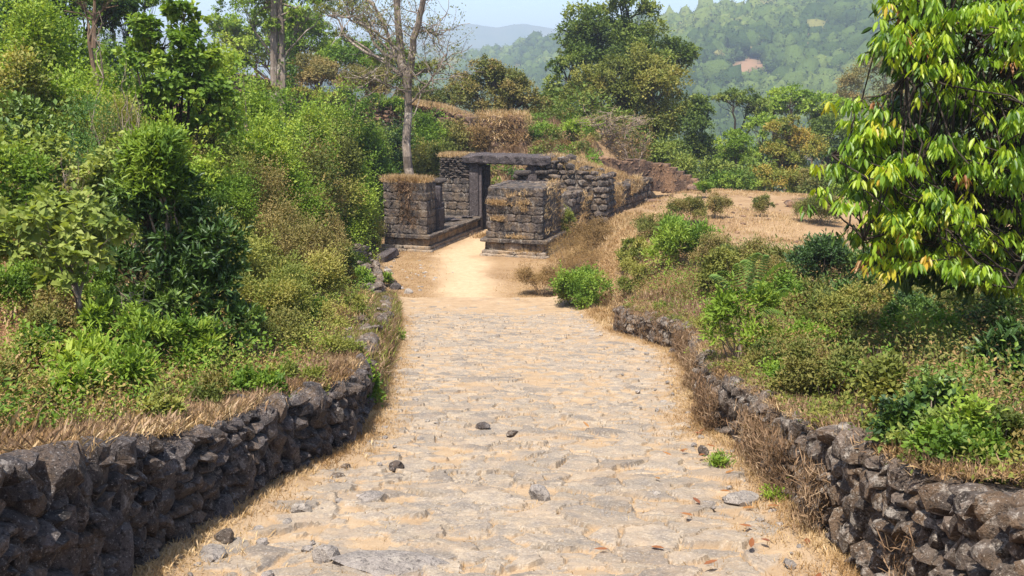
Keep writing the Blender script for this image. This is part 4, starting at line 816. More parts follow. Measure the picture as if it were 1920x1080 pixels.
# ---- thicket of the left slope
SG = 'shrubs on the left slope'
T_ = [  # px, top, D, width, kind, mat, L, label
 (60, 45, 20, 190, 'broad', 'l_bright', .09, 'pale green leafy shrub below the shadowed corner tree on the slope'),
 (150, 110, 18, 170, 'broad', 'l_bright', .09, 'bright green shrub in front of the slender young tree'),
 (40, 120, 16.5, 170, 'broad', 'l_yellow', .09, 'yellowish shrub with fading leaves at the left edge, mid slope'),
 (215, 165, 16, 150, 'broad', 'l_bright', .085, 'bright green shrub at the foot of the large-leaved tree'),
 (60, 200, 14, 170, 'broad', 'l_dark', .10, 'dark glossy bush at the left edge above the grey dead stalk'),
 (155, 225, 13.5, 170, 'fine', 'l_blue', .04, 'feathery blue-green shrub left of the dark conical tree'),
 (260, 190, 15.5, 150, 'fine', 'l_yellow', .045, 'feathery yellow-green shrub behind the top of the dark conical tree'),
 (350, 205, 17, 150, 'fine', 'l_yellow', .045, 'low spreading feathery olive shrub below the large-leaved tree'),
 (440, 215, 22, 130, 'broad', 'l_dark', .09, 'dense dark shrub below the laterite wall, left of the twin trunks'),
 (470, 185, 27, 110, 'broad', 'l_mid', .10, 'mid green shrub standing right in front of the twin trunks'),
 (395, 160, 27, 120, 'broad', 'l_mid', .10, 'mid green shrub under the laterite wall beside the large-leaved tree'),
 (540, 205, 29, 120, 'broad', 'l_mid', .10, 'glossy green shrub below the tan flat-crowned tree'),
 (595, 195, 33, 110, 'broad', 'l_mid', .11, 'mid green shrub halfway between the twin trunks and the bare tree'),
 (645, 200, 35, 110, 'broad', 'l_mid', .11, 'large green shrub left of the bare tree trunk'),
 (700, 210, 37, 90, 'broad', 'l_far', .11, 'dark shrub touching the bare tree trunk on its left'),
 (560, 250, 25, 150, 'broad', 'l_mixed', .08, 'reddish green shrub in the middle of the slope'),
 (620, 260, 31, 140, 'broad', 'l_olive', .10, 'dull olive shrub above the left gate pier'),
 (680, 265, 36, 110, 'broad', 'l_mid', .10, 'mid green shrub directly behind the left gate pier'),
 (500, 255, 21, 140, 'broad', 'l_mid', .08, 'fresh green shrub beside the reddish one in the middle of the slope'),
 (425, 285, 17, 170, 'fine', 'l_yellow', .05, 'pale yellow-green shrub right of the dark conical tree top'),
 (500, 320, 17.5, 170, 'fine', 'l_tan', .05, 'faded olive shrub in the open right half of the slope'),
 (400, 380, 13, 170, 'fine', 'l_yellow', .05, 'fine-leaved olive shrub touching the dark conical tree'),
 (470, 420, 13.2, 180, 'fine', 'l_yellow', .05, 'broad fine-leaved olive shrub in the middle of the right slope'),
 (545, 400, 16, 150, 'fine', 'l_tan', .05, 'straw coloured fine-leaved shrub near the bare earth patch'),
 (560, 480, 14, 150, 'fine', 'l_yellow', .05, 'olive shrub above the buried wall, near the bare earth patch'),
 (480, 510, 11.5, 170, 'fine', 'l_yellow', .048, 'low olive shrub above the buried wall, right of the dark conical tree'),
 (580, 580, 12.3, 140, 'fine', 'l_yellow', .045, 'small-leaved olive shrub hanging over the buried wall'),
 (510, 600, 10, 150, 'fine', 'l_mixed', .045, 'brownish green low shrub behind the buried wall'),
 (590, 320, 28, 110, 'broad', 'l_mid', .09, 'light green shrub left of the gate platform, under the dark thicket'),
 (650, 345, 31, 110, 'broad', 'l_bright', .09, 'yellow-green shrub growing close to the left gate pier'),
 (565, 355, 23, 100, 'fine', 'l_mid', .05, 'green shrub above the bare earth patch'),
 (600, 388, 25, 80, 'dry', 'l_brown', .045, 'brown withered shrub at the edge of the bare earth patch'),
 (680, 385, 31.5, 70, 'fine', 'l_yellow', .06, 'olive tuft against the side of the left gate pier'),
 (620, 470, 19, 90, 'lance', 'l_mixed', .13, 'droopy brownish shrub at the lower end of the bare earth patch'),
 (120, 360, 10.5, 170, 'heart', 'l_pale', .12, 'pale heart-leaved shrub behind the heart-leaved sapling'),
 (20, 300, 11.5, 130, 'broad', 'l_mid', .09, 'green shrub at the left edge beside the grey dead stalk'),
 (15, 380, 9.5, 110, 'heart', 'l_pale', .11, 'pale leafy shrub cut by the left picture edge'),
 (30, 510, 8.2, 130, 'fine', 'l_mid', .05, 'weedy green shrub at the left edge below the heart-leaved sapling'),
 (90, 560, 7.8, 120, 'fine', 'l_mixed', .045, 'brown and green weed clump below the heart-leaved sapling'),
 (215, 560, 8.0, 100, 'fine', 'l_mid', .055, 'small green shrub between the sapling trunk and the dark conical tree'),
 (270, 600, 7.8, 110, 'lance', 'l_mid', .11, 'glossy young shrub at the foot of the dark conical tree'),
 (345, 610, 8.0, 110, 'lance', 'l_mid', .11, 'second glossy young shrub at the foot of the dark tree, nearer the path'),
 (430, 590, 8.8, 120, 'lance', 'l_dark', .11, 'dark leafy shrub right of the dark conical tree base'),
 (180, 590, 7.9, 60, 'lance', 'l_bright', .12, 'upright bright young plant left of the dark conical tree base'),
 (680, 690, 9.9, 80, 'broad', 'l_mid', .07, 'leafy creeper spilling over the end of the black stone wall'),
 (735, 610, 18.4, 44, 'broad', 'l_mid', .06, 'small green bush spilling over the buried wall onto the path'),
 (716, 518, 27.4, 44, 'lance', 'l_mid', .16, 'bright grassy tuft beside the upright stone at the forecourt edge'),
 (675, 515, 24, 50, 'lance', 'l_mid', .14, 'small spiky plant on the rubble bank'),
 (660, 560, 21, 60, 'fine', 'l_yellow', .05, 'olive weed clump on top of the buried wall'),
 (630, 640, 12.5, 90, 'fine', 'l_yellow', .045, 'pale weeds on top of the buried wall where it bends'),
]
for (px, top, D, wd, kd, mt, L, lab) in T_: plant(px, top, D, wd, kd, lab, group=SG, mat=mt, L=L)
for (px, top, D, wd, kd, mt, L, lab) in [
 (470, 690, 8.4, 110, 'broad', 'l_mid', .06, 'leafy green shrub behind the far half of the black wall'),
 (545, 672, 9.2, 100, 'fine', 'l_yellow', .045, 'olive weedy shrub behind the far end of the black wall'),
 (400, 715, 7.6, 90, 'fine', 'l_mixed', .045, 'brown-green weed clump behind the middle of the black wall'),
 (300, 730, 7.0, 80, 'broad', 'l_yellow', .05, 'yellowing weeds right of the bright leafy shrub behind the black wall'),
 (30, 690, 6.4, 120, 'fine', 'l_mixed', .04, 'brown weedy clump at the left picture edge behind the black wall'),
 (60, 620, 7.2, 120, 'broad', 'l_mid', .06, 'green shrub at the left picture edge above the brown weedy clump'),
 (160, 500, 9.2, 110, 'fine', 'l_mid', .05, 'green thicket shrub right behind the heart-leaved sapling trunk'),
 (520, 540, 11.8, 120, 'broad', 'l_mid', .06, 'fresh green shrub right of the dark conical tree, halfway to the buried wall'),
 (420, 330, 15, 130, 'fine', 'l_mid', .05, 'green shrub peeping over the dark conical tree on its right'),
 (540, 300, 21, 130, 'broad', 'l_mixed', .07, 'mottled shrub in the middle of the slope below the reddish one'),
 (610, 420, 22.5, 90, 'fine', 'l_tan', .05, 'pale dry shrub on the bare earth patch')]: plant(px, top, D, wd, kd, lab, group=SG, mat=mt, L=L)
for (px, top, D, wd, kd, mt, L, lab) in [
 (790, 228, 43.5, 90, 'broad', 'l_mid', .11, 'green bush on the slope right of the bare trunk'),
 (840, 236, 43.8, 80, 'broad', 'l_mixed', .11, 'brownish bush on the slope left of the square wall stub'),
 (815, 262, 41.5, 90, 'broad', 'l_olive', .11, 'olive bush behind the rubble-topped wall left of the lintel'),
 (880, 240, 44.5, 60, 'dry', 'l_brown', .09, 'dry brown bush against the square wall stub'),
 (1010, 235, 46.5, 80, 'broad', 'l_mid', .11, 'green bush just right of the square wall stub'),
 (1040, 262, 44.5, 70, 'dry', 'l_brown', .09, 'dry brown bush above the right end of the lintel'),
 (740, 235, 42.5, 70, 'broad', 'l_dark', .11, 'dark bush hugging the bare trunk on its left side')]: plant(px, top, D, wd, kd, lab, group='bushes on the slope behind the gate', mat=mt, L=L)
for (px, top, D, wd, kd, mt, L, lab) in [
 (100, 60, 22, 170, 'broad', 'l_bright', .10, 'light green thicket bush below the slender young tree at the top of the slope'),
 (30, 75, 23, 160, 'broad', 'l_mid', .10, 'green thicket bush at the left edge near the top of the slope'),
 (225, 90, 22, 150, 'broad', 'l_mid', .10, 'green thicket bush left of the large-leaved tree near the top'),
 (190, 60, 26, 140, 'broad', 'l_dark', .10, 'dark thicket bush on the skyline behind the slender young tree'),
 (110, 165, 17, 160, 'broad', 'l_bright', .085, 'sunlit yellow-green bush in the upper left of the slope'),
 (300, 160, 17.5, 130, 'broad', 'l_mid', .10, 'leafy bush hiding the trunk of the large-leaved tree'),
 (370, 140, 19, 130, 'heart', 'l_mid', .13, 'large-leaved bush growing against the large-leaved tree on its right'),
 (430, 150, 24, 120, 'broad', 'l_bright', .09, 'fresh bright bush between the large-leaved tree and the twin trunks'),
 (330, 250, 15, 130, 'broad', 'l_bright', .08, 'bright bush just right of the top of the dark conical tree'),
 (500, 190, 26, 110, 'broad', 'l_bright', .09, 'bright green bush at the foot of the twin trunks'),
 (570, 215, 27, 120, 'broad', 'l_bright', .09, 'sunlit bush on the slope right of the twin trunks'),
 (470, 260, 19, 130, 'broad', 'l_bright', .08, 'sunlit bush in the middle of the slope left of the reddish one'),
 (390, 300, 15.5, 120, 'fine', 'l_yellow', .05, 'yellow-green fine-leaved bush in the hollow right of the dark conical tree'),
 (640, 290, 31, 110, 'broad', 'l_bright', .09, 'sunlit bush at the foot of the dark thicket near the left gate pier'),
 (530, 345, 19, 130, 'broad', 'l_bright', .07, 'pale sunlit shrub in the open right half of the slope'),
 (60, 260, 12.5, 140, 'heart', 'l_pale', .11, 'pale broad-leaved bush at the left edge above the heart-leaved sapling'),
 (200, 290, 12, 120, 'heart', 'l_pale', .11, 'pale broad-leaved bush between the dead stalk and the dark conical tree')]: plant(px, top, D, wd, kd, lab, group=SG, mat=mt, L=L)
# heart-leaved sapling
def saptrunk(wb, mb, O, g, fk): limb(wb, at(165, 640, 8) - O, at(120, 470, 8.1) - O, .028, .018, .05, 6, 6, rg=g)
tree(8, (165, 650), [(100, 440, 62), (150, 485, 62), (60, 420, 50), (200, 440, 40), (120, 520, 45)], 'heart', 'heart-leaved sapling with a thin leaning trunk left of the dark conical tree', name='sapling', mat='l_pale', tr=.02, L=.115, nmax=1500, bark='bark_grey', extra=saptrunk, per=9, cov=1.0, fork=.5)
# dark conical tree
tree(9, (318, 690), [(285, 300, 52), (290, 360, 75), (270, 400, 60), (330, 440, 85), (390, 470, 70), (300, 500, 85), (420, 530, 50), (230, 500, 45), (350, 560, 85), (270, 580, 60), (420, 590, 45)], 'lance', 'dark glossy conical young tree standing on the slope above the black wall', name='young_tree', mat='l_dark', tr=.05, L=.115, nmax=9000, bark='bark_dark', per=14, cov=1.7, fork=.35)
plant(285, 252, 8.9, 100, 'lance', 'bright new shoots crowning a sapling right behind the dark conical tree', 'sapling', 'sapling', None, 'l_mid', L=.10, low=.75)
plant(200, 655, 7.0, 260, 'lance', 'bright yellow-green leafy shrub just behind the black stone wall', 'shrub', 'shrub', None, 'l_bright', L=.12, nl=1500)
plant(120, 690, 6.6, 120, 'lance', 'small bright shrub behind the black wall near the left picture edge', 'shrub', 'shrub', None, 'l_bright', L=.10, nl=500)
# dead stalk
bare_shrub(130, 305, 11, 50, 'grey dead stalk with shrivelled leaves on the left slope', 30, leaf='l_tan', nl=400, r0=.012)
bare_shrub(235, 100, 15, 110, 'leafless grey branching shrub in front of the large-leaved tree', 50, nl=0, r0=.022)
bare_shrub(225, 540, 8.3, 90, 'bare grey twigs beside the dark conical tree trunk', 20, nl=0, r0=.010)
# ---- right side
RG = 'shrubs on the right slope'
T_ = [
 (1100, 508, 23.6, 118, 'broad', 'l_mid', .07, 'round leafy green bush at the right edge of the cobbles before the gate'),
 (1075, 535, 23.9, 70, 'fine', 'l_yellow', .05, 'smaller olive bush leaning on the round leafy bush'),
 (1010, 500, 25.6, 90, 'dry', 'l_brown', .04, 'dry brown bush at the edge of the sandy forecourt'),
 (1075, 448, 28.2, 120, 'dry', 'l_brown', .035, 'wide brown withered bush in front of the right gate pier'),
 (1110, 420, 30.5, 110, 'dry', 'l_brown', .05, 'rust brown dry bush below the long block wall'),
 (1275, 420, 22.5, 120, 'lance', 'l_mid', .12, 'dark leafy bush on the bank right of the dry brown bushes'),
 (1188, 455, 24.5, 60, 'lance', 'l_yellow', .12, 'spiky yellow-green plant left of the dark leafy bush'),
 (1185, 490, 22.8, 60, 'fine', 'l_yellow', .05, 'grey-green weed clump below the spiky yellow-green plant'),
 (1235, 400, 27, 90, 'fine', 'l_mixed', .06, 'faded green shrub on the bank below the long block wall'),
 (1295, 372, 30, 70, 'fine', 'l_mixed', .06, 'low grey-green shrub on the bare terrace'),
 (1345, 365, 31.5, 50, 'fine', 'l_tan', .06, 'pale dry shrub on the bare terrace beside the grey-green one'),
 (1545, 365, 31, 90, 'fine', 'l_mixed', .06, 'dark low shrub on the bare terrace next to the drooping leaves'),
 (1430, 372, 33, 40, 'fine', 'l_mixed', .06, 'small dark shrub alone in the middle of the bare terrace'),
 (1320, 345, 38, 30, 'fine', 'l_mid', .07, 'tiny green shrub on the terrace near the rubble wall'),
 (1097, 308, 38.4, 46, 'broad', 'l_mid', .09, 'vivid green bush growing on the grassy bank above the long block wall'),
 (965, 320, 42.8, 34, 'broad', 'l_dark', .10, 'dark green plant seen through the gate opening'),
 (1065, 395, 33.5, 34, 'fine', 'l_yellow', .06, 'green weed clinging to the corner of the right gate pier'),
 (1330, 452, 21, 110, 'fine', 'l_tan', .05, 'straw coloured shrub above the dark leafy bush'),
 (1400, 462, 20, 130, 'fine', 'l_mixed', .05, 'grey-green shrub at the near edge of the bare terrace'),
 (1490, 466, 19, 130, 'lance', 'l_mixed', .10, 'shaded dull shrub at the terrace edge, left of the drooping leaves'),
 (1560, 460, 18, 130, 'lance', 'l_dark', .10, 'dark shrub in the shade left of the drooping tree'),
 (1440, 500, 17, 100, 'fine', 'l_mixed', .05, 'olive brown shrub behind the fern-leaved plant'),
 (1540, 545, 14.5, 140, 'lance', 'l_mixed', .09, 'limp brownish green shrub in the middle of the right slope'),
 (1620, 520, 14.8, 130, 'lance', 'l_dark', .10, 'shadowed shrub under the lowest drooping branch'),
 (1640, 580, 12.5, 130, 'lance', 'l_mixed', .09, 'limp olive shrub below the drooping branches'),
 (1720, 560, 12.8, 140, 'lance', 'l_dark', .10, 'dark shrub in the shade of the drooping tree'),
 (1800, 545, 12.5, 150, 'lance', 'l_mixed', .09, 'olive shrub under the drooping tree near its trunk'),
 (1520, 610, 11.5, 110, 'broad', 'l_bright', .06, 'fresh green shrub right of the fern-leaved plant'),
 (1680, 580, 11.8, 70, 'broad', 'l_mid', .06, 'small fresh green shrub in the middle of the dull right slope'),
 (1590, 640, 10.5, 130, 'lance', 'l_mixed', .09, 'tangle of limp brown and green shoots on the right slope'),
 (1450, 640, 9.6, 130, 'fine', 'l_mixed', .045, 'brown and green weedy shrub just behind the overgrown wall'),
 (1660, 660, 9.8, 120, 'broad', 'l_mid', .06, 'green weedy shrub above the bend of the overgrown wall'),
 (1760, 650, 9.5, 140, 'broad', 'l_blue', .06, 'pale green shrub left of the dark hanging foliage'),
 (1560, 700, 9.0, 130, 'fine', 'l_mixed', .045, 'dry brownish weed clump right of the squared blocks'),
 (1700, 720, 8.6, 140, 'broad', 'l_bright', .06, 'yellow-green vine-covered shrub near the pale boulder'),
 (1780, 740, 8.0, 140, 'broad', 'l_mid', .065, 'green vine-covered shrub beside the dark hanging foliage'),
 (1840, 770, 7.6, 140, 'broad', 'l_mixed', .06, 'brownish vine-covered shrub above the dark tilted boulder'),
 (1500, 780, 8.6, 60, 'dry', 'l_brown', .045, 'dark withered bush on the squared blocks of the overgrown wall'),
 (1345, 590, 13.5, 70, 'fine', 'l_yellow', .045, 'weeds behind the corner where the two right walls meet'),
 (1290, 560, 18, 80, 'fine', 'l_mixed', .05, 'grey-green weeds behind the short wall'),
 (1250, 570, 20.5, 50, 'fine', 'l_mid', .05, 'small green weeds on the dry bank above the short wall'),
 (1302, 665, 12.9, 24, 'broad', 'l_mid', .05, 'green tuft growing from the joint of the two right walls'),
 (1350, 855, 8.1, 34, 'lance', 'l_mid', .05, 'tiny green weed on the cobbles by the overgrown wall'),
 (1455, 920, 7.0, 34, 'lance', 'l_bright', .05, 'tiny bright weed at the path edge below the squared blocks'),
 (1768, 980, 5.6, 60, 'lance', 'l_yellow', .07, 'yellowing weed with tall thin stems against the overgrown wall'),
 (1850, 990, 5.4, 40, 'lance', 'l_mid', .06, 'slim green weed against the overgrown wall near the corner'),
 (118, 1020, 5.0, 26, 'lance', 'l_bright', .06, 'slim bright green sprig at the foot of the black wall'),
]
for (px, top, D, wd, kd, mt, L, lab) in T_: plant(px, top, D, wd, kd, lab, group=RG if D > 6 else None, mat=mt, L=L, hmin=.1)
for (px, top, D, wd, kd, mt, L, lab) in [
 (1480, 690, 9.2, 120, 'broad', 'l_mid', .055, 'leafy green shrub close behind the overgrown wall, left of the squared blocks'),
 (1600, 700, 8.9, 150, 'broad', 'l_olive', .055, 'dull green shrub behind the grassy top of the overgrown wall'),
 (1690, 640, 10.2, 160, 'broad', 'l_mixed', .06, 'mottled green shrub in the thick of the right slope'),
 (1570, 590, 11.8, 150, 'broad', 'l_olive', .06, 'olive leafy shrub uphill of the fresh green one on the right slope'),
 (1760, 600, 11.0, 160, 'broad', 'l_mid', .065, 'green leafy shrub in front of the shade under the drooping tree'),
 (1820, 690, 8.8, 150, 'broad', 'l_mid', .06, 'green creeper-covered shrub left of the dark hanging foliage, uphill of the boulders'),
 (1420, 610, 11.2, 110, 'broad', 'l_olive', .055, 'olive shrub at the foot of the fern-leaved plant'),
 (1745, 790, 7.6, 110, 'broad', 'l_pale', .05, 'pale green creeper near the large pale-topped boulder'),
 (1880, 850, 6.6, 120, 'broad', 'l_mixed', .05, 'brown and green creeper behind the dark tilted boulder'),
 (1480, 530, 15.5, 120, 'broad', 'l_mid', .07, 'green shrub uphill of the fern-leaved plant'),
 (1640, 470, 17, 110, 'broad', 'l_dark', .08, 'dark bushy shrub at the terrace edge beneath the drooping leaves'),
 (1370, 480, 18, 100, 'broad', 'l_olive', .07, 'olive shrub between the dark leafy bush and the fern-leaved plant')]: plant(px, top, D, wd, kd, lab, group=RG, mat=mt, L=L)
for (px, top, D, wd, kd, mt, L, lab) in [
 (1610, 545, 13.5, 150, 'fine', 'l_olive', .055, 'olive thicket shrub just left of the shade of the drooping tree'),
 (1700, 530, 13.8, 150, 'broad', 'l_mixed', .065, 'mottled brown-green thicket shrub in the shade of the drooping tree'),
 (1545, 650, 9.9, 150, 'fine', 'l_mixed', .05, 'brownish tangled shrub between the fresh green one and the squared blocks'),
 (1640, 690, 9.4, 150, 'broad', 'l_olive', .06, 'tall olive shrub in the middle of the bank behind the overgrown wall'),
 (1730, 690, 8.9, 150, 'broad', 'l_dark', .065, 'deep green shrub in the middle of the bank behind the overgrown wall'),
 (1800, 760, 7.7, 150, 'broad', 'l_mid', .055, 'tall leafy shrub on the bank straight behind the pale-topped boulder'),
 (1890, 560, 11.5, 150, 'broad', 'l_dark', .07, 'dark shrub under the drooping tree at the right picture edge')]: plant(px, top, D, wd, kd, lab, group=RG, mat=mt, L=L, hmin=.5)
# fern-leaved plant: pinnate fronds and hanging bright leaves
plant(1395, 545, 10.2, 150, 'lance', 'bright fern-leaved plant with long pinnate fronds behind the overgrown wall', 'plant', 'fern_leaved_plant', None, 'l_bright', L=.12, nl=900)
g = np.random.default_rng(77); root = [o for o in COL.objects if o.name.startswith('fern_leaved_plant')][0]; mb = MB(); O = np.array(root.location)
for (x0, y0, x1, y1) in ((1400, 580, 1470, 510), (1395, 575, 1340, 525), (1405, 560, 1430, 490), (1410, 590, 1475, 560), (1400, 570, 1385, 505), (1405, 600, 1465, 600)):
    a = at(x0, y0, 10.1) - O; b = at(x1, y1, 10.1 + g.normal(0, .15)) - O; t = np.linspace(.1, 1, 15); P = a + (b - a) * t[:, None]; P[:, 2] += .12 * np.sin(t * 2.6); sd = nrm(np.cross(b - a, (0, .6, .8)))
    for s in (-1, 1): leaves(mb, P, np.tile(nrm(sd * s + nrm(b - a) * .35 + np.array((0, 0, -.15))), (15, 1)), np.tile((0, -.5, 1.), (15, 1)), .16 * np.sin(.35 + t * 2.2), .03, g.random(15) * .5 + .3, 'd', .12)
mb.build('frond', M['l_blue'], root)
# ---- drooping tree at the right edge
g = np.random.default_rng(21); TD = 9.2
root = empty('drooping_tree', (*at(1960, 700, 9.6)[:2], float(H(*at(1960, 700, 9.6)[:2]))), 0, 'leafy tree with drooping glossy yellow-green leaves at the right edge', 'tree'); O = np.array(root.location); wb = MB(); lbm = MB(); inner = MB(); rust = MB()
def q(px, py, D=9.4): return at(px, py, D) - O
limb(wb, (0, 0, -.2), q(1925, 300, 9.5), .17, .13, .04, 8, 9, rg=g); limb(wb, q(1925, 300, 9.5), q(1900, 60, 9.5), .13, .06, .05, 8, 8, rg=g); limb(wb, q(1900, 60, 9.5), q(1860, -150, 9.4), .06, .03, .05, 6, 6, rg=g)
br = [((1925, 260), (1700, 140, 9.0), .05), ((1920, 230), (1800, 160, 9.6), .06), ((1930, 300), (1640, 340, 9.0), .05), ((1925, 320), (1760, 420, 8.8), .05), ((1930, 350), (1830, 480, 9), .045), ((1915, 180), (1780, 40, 9.3), .05), ((1905, 100), (1690, 30, 9.2), .04), ((1930, 280), (1560, 290, 9.2), .035), ((1925, 330), (1620, 450, 9), .035), ((1935, 300), (2050, 300, 9), .05), ((1930, 360), (1900, 540, 8.7), .04)]
EN = []
for (a, b, r) in br:
    P = limb(wb, q(*a, 9.5), q(*b), r, .012, .07, 9, 6, .05, rg=g); EN.append(P)
lob = [(1720, 40, 70), (1800, 40, 80), (1880, 60, 80), (1760, 120, 70), (1700, 95, 40), (1860, 170, 70), (1800, 190, 50), (1640, 215, 40), (1640, 260, 45), (1600, 300, 60), (1680, 290, 60), (1740, 300, 60), (1590, 360, 45), (1660, 370, 75), (1740, 380, 70), (1820, 300, 60), (1900, 300, 70), (1860, 360, 75), (1780, 430, 70), (1700, 440, 60), (1640, 440, 45), (1850, 440, 70), (1910, 440, 60), (1760, 490, 45), (1820, 500, 55), (1900, 510, 50), (1680, 500, 30), (1960, 100, 90), (1980, 380, 90), (1840, -60, 100), (1720, -50, 70), (1950, 220, 80)]
ncl = 0
for (px, py, rp) in lob:
    CS = []
    for kk in range(int(2 + (rp / 23) ** 1.7)):          # sprays: flat layers of drooping rosettes along one twig
        a = g.uniform(0, 6.283); rr = rp * g.random() ** .6; D = TD + g.normal(0, .36) - .25 * (1 - rr / rp); c = q(px + math.cos(a) * rr, py + math.sin(a) * rr * .85, D)
        for _ in range(g.integers(4, 8)): CS.append((c + g.normal(0, 1, 3) * np.array((.12, .12, .03)), D))
    for c, D in CS:
        n_ = g.integers(9, 15); ang = g.uniform(0, 6.283, n_); lean = g.uniform(.35, 1.25, n_)
        Dv = np.stack((np.cos(ang) * lean, np.sin(ang) * lean, np.full(n_, -1.)), 1); Nn = np.stack((np.cos(ang), np.sin(ang), np.full(n_, .6)), 1)
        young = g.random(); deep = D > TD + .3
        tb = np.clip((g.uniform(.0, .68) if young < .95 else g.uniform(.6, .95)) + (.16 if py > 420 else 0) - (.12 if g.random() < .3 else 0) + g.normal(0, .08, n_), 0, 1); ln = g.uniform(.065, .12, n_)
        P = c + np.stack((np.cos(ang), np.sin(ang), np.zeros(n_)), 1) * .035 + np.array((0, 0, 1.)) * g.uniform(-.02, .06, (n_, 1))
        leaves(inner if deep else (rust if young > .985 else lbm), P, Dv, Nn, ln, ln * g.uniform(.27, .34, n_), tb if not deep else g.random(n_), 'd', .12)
        if g.random() < .8:
            P0 = EN[g.integers(0, len(EN))]; dd = np.linalg.norm(P0 - c, axis=1); i = int(dd.argmin())
            if dd[i] < 1.1: limb(wb, P0[i], c, .011, .005, .1, 4, 4, rg=g)
        ncl += 1
for k in range(620):   # dark-coloured leaves filling the inside of the crown
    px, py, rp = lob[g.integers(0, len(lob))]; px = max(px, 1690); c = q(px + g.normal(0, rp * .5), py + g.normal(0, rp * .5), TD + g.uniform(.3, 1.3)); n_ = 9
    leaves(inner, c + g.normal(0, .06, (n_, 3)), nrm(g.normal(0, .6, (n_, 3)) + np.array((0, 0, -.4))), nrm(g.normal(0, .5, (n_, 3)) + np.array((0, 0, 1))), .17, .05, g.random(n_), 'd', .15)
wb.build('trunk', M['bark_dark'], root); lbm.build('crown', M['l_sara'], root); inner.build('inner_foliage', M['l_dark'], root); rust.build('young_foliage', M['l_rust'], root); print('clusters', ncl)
# dark hanging foliage at the lower right
tree(7.6, 1900, [(1880, 680, 60), (1905, 740, 70), (1860, 800, 50), (1915, 820, 60), (1890, 640, 45), (1930, 700, 60)], 'lance', 'dark hanging foliage of a low shrub at the right picture edge below the drooping tree', 'shrub', 'shrub', None, 'l_dark', L=.13, tr=.025, nmax=2600, per=12, bark='bark_dark', tintb=(0, .7))
# ------------------------------------------------------------------ far hills, forest, mountains
SK = np.array([(500, 150), (700, 122), (840, 114), (900, 106), (940, 97), (1010, 74), (1060, 78), (1120, 62), (1260, 46), (1290, 40), (1340, 29), (1400, 20), (1480, 12), (1560, -4), (1700, -50), (1960, -125)], float)
pxs = np.arange(500, 1961, 6.); sky_y = np.interp(pxs, SK[:, 0], SK[:, 1]) + 5 * (fbm(pxs * .012, pxs * 0 + 3) - .5) + 5
Dr = np.interp(pxs, [500, 850, 1050, 1250, 1960], [950, 900, 800, 620, 560])
tv = np.linspace(0, 1, 46)
def hill_pt(i, t, noise=True):
    """point on the hill under skyline column pxs[i]; t = 0 foot, 1 ridge, >1 back slope"""
    px = np.interp(i, np.arange(len(pxs)), pxs); yy_ = np.interp(i, np.arange(len(pxs)), sky_y); D1 = np.interp(i, np.arange(len(pxs)), Dr); D0 = 250
    a = (px - 960) / FPX; b = (540 - yy_) / FPX; dy = CT + b * ST; zr_ = (-ST + b * CT) / dy * D1; D = D0 + (D1 - D0) * t
    tb = np.clip(t, 0, 1); z = -62 + (zr_ + 62) * (tb ** .9) - np.maximum(t - 1, 0) * 120
    x = a / dy * D
    gul = (fbm(x * .012 + 4, D * .006, 4) - .5) * 34 * np.sin(np.pi * np.clip(tb, 0, 1)) ** .7
    return x, D, z + gul
I, Tt = np.meshgrid(np.arange(len(pxs)), np.concatenate((tv, [1.1, 1.3])))
Xh, Yh, Zh = hill_pt(I, Tt); nx = len(pxs); ny = len(tv) + 2
i = np.arange(ny - 1)[:, None] * nx; j = np.arange(nx - 1)[None]
mb = MB(); mb.add(np.stack((Xh, Yh, Zh), -1).reshape(-1, 3), [np.stack((i + j, i + j + 1, i + nx + j + 1, i + nx + j), -1).reshape(-1, 4)])
def proj(x, y, z):
    w_ = y * CT - z * ST; return 960 + FPX * x / w_, 540 - FPX * (y * ST + z * CT) / w_
ppx, ppy = proj(Xh, Yh, Zh)
M['hill'], t, out = mk('hill'); n = N(t)
f = n.noise(n.pos(), .05, 5); n.bsdf(out, n.mix(n.attr('bare'), n.ramp(f, [(.3, (.014, .026, .010)), (.7, (.026, .042, .015))]), (.21, .125, .07)), .95, None, .1)
bare = lambda px, py: np.exp(-(((px - 1393) / 34) ** 2 + ((py - 126 + .35 * (px - 1393)) / 17) ** 2) * 1.2) + .8 * np.exp(-(((px - 1425) / 20) ** 2 + ((py - 126) / 6) ** 2))
tag(mb.build('hills', M['hill'], smooth=True, attrs={'bare': sst(.2, .6, bare(ppx, ppy)).ravel()}), kind='structure')
g = np.random.default_rng(5); nF = 9500
fi = g.uniform(30, len(pxs) - 1, nF); ft = 1 - g.random(nF) ** 1.15 * .85; fx, fy, fz = hill_pt(fi, ft)
qx, qy = proj(fx, fy, fz + 3); keep = (bare(qx, qy + 4) < .10) & (bare(qx, qy - 5) < .10)
fx, fy, fz = fx[keep], fy[keep], fz[keep]; nF = len(fx); fr = (2.0 + 4.6 * g.random(nF) ** 1.6) * (.8 + .5 * fbm(fx * .012, fy * .012)); fh = fr * g.uniform(.75, 1.25, nF)
tb = np.clip(.05 + .42 * g.random(nF) ** 1.3 + .9 * (fbm(fx * .015, fy * .015) - .5), 0, .8); tb = np.where(g.random(nF) < .015, g.uniform(.7, .85, nF), np.minimum(tb, .56))
V0, F0 = ico(2); nv = len(V0); mb = MB(); ph = g.uniform(0, 90, (nF, 1))
m_ = 1 + .55 * (vn(V0[None, :, 0] * 2.1 + ph, V0[None, :, 1] * 2.1 + V0[None, :, 2] * 1.7 + ph) * 2 - 1) + .3 * (vn(V0[None, :, 0] * 5 + ph, V0[None, :, 2] * 5 + V0[None, :, 1] * 3 - ph) * 2 - 1)
VV = np.stack((fx, fy, fz + fh * .5), 1)[:, None] + V0[None] * m_[..., None] * np.stack((fr, fr, fh), 1)[:, None] * .9
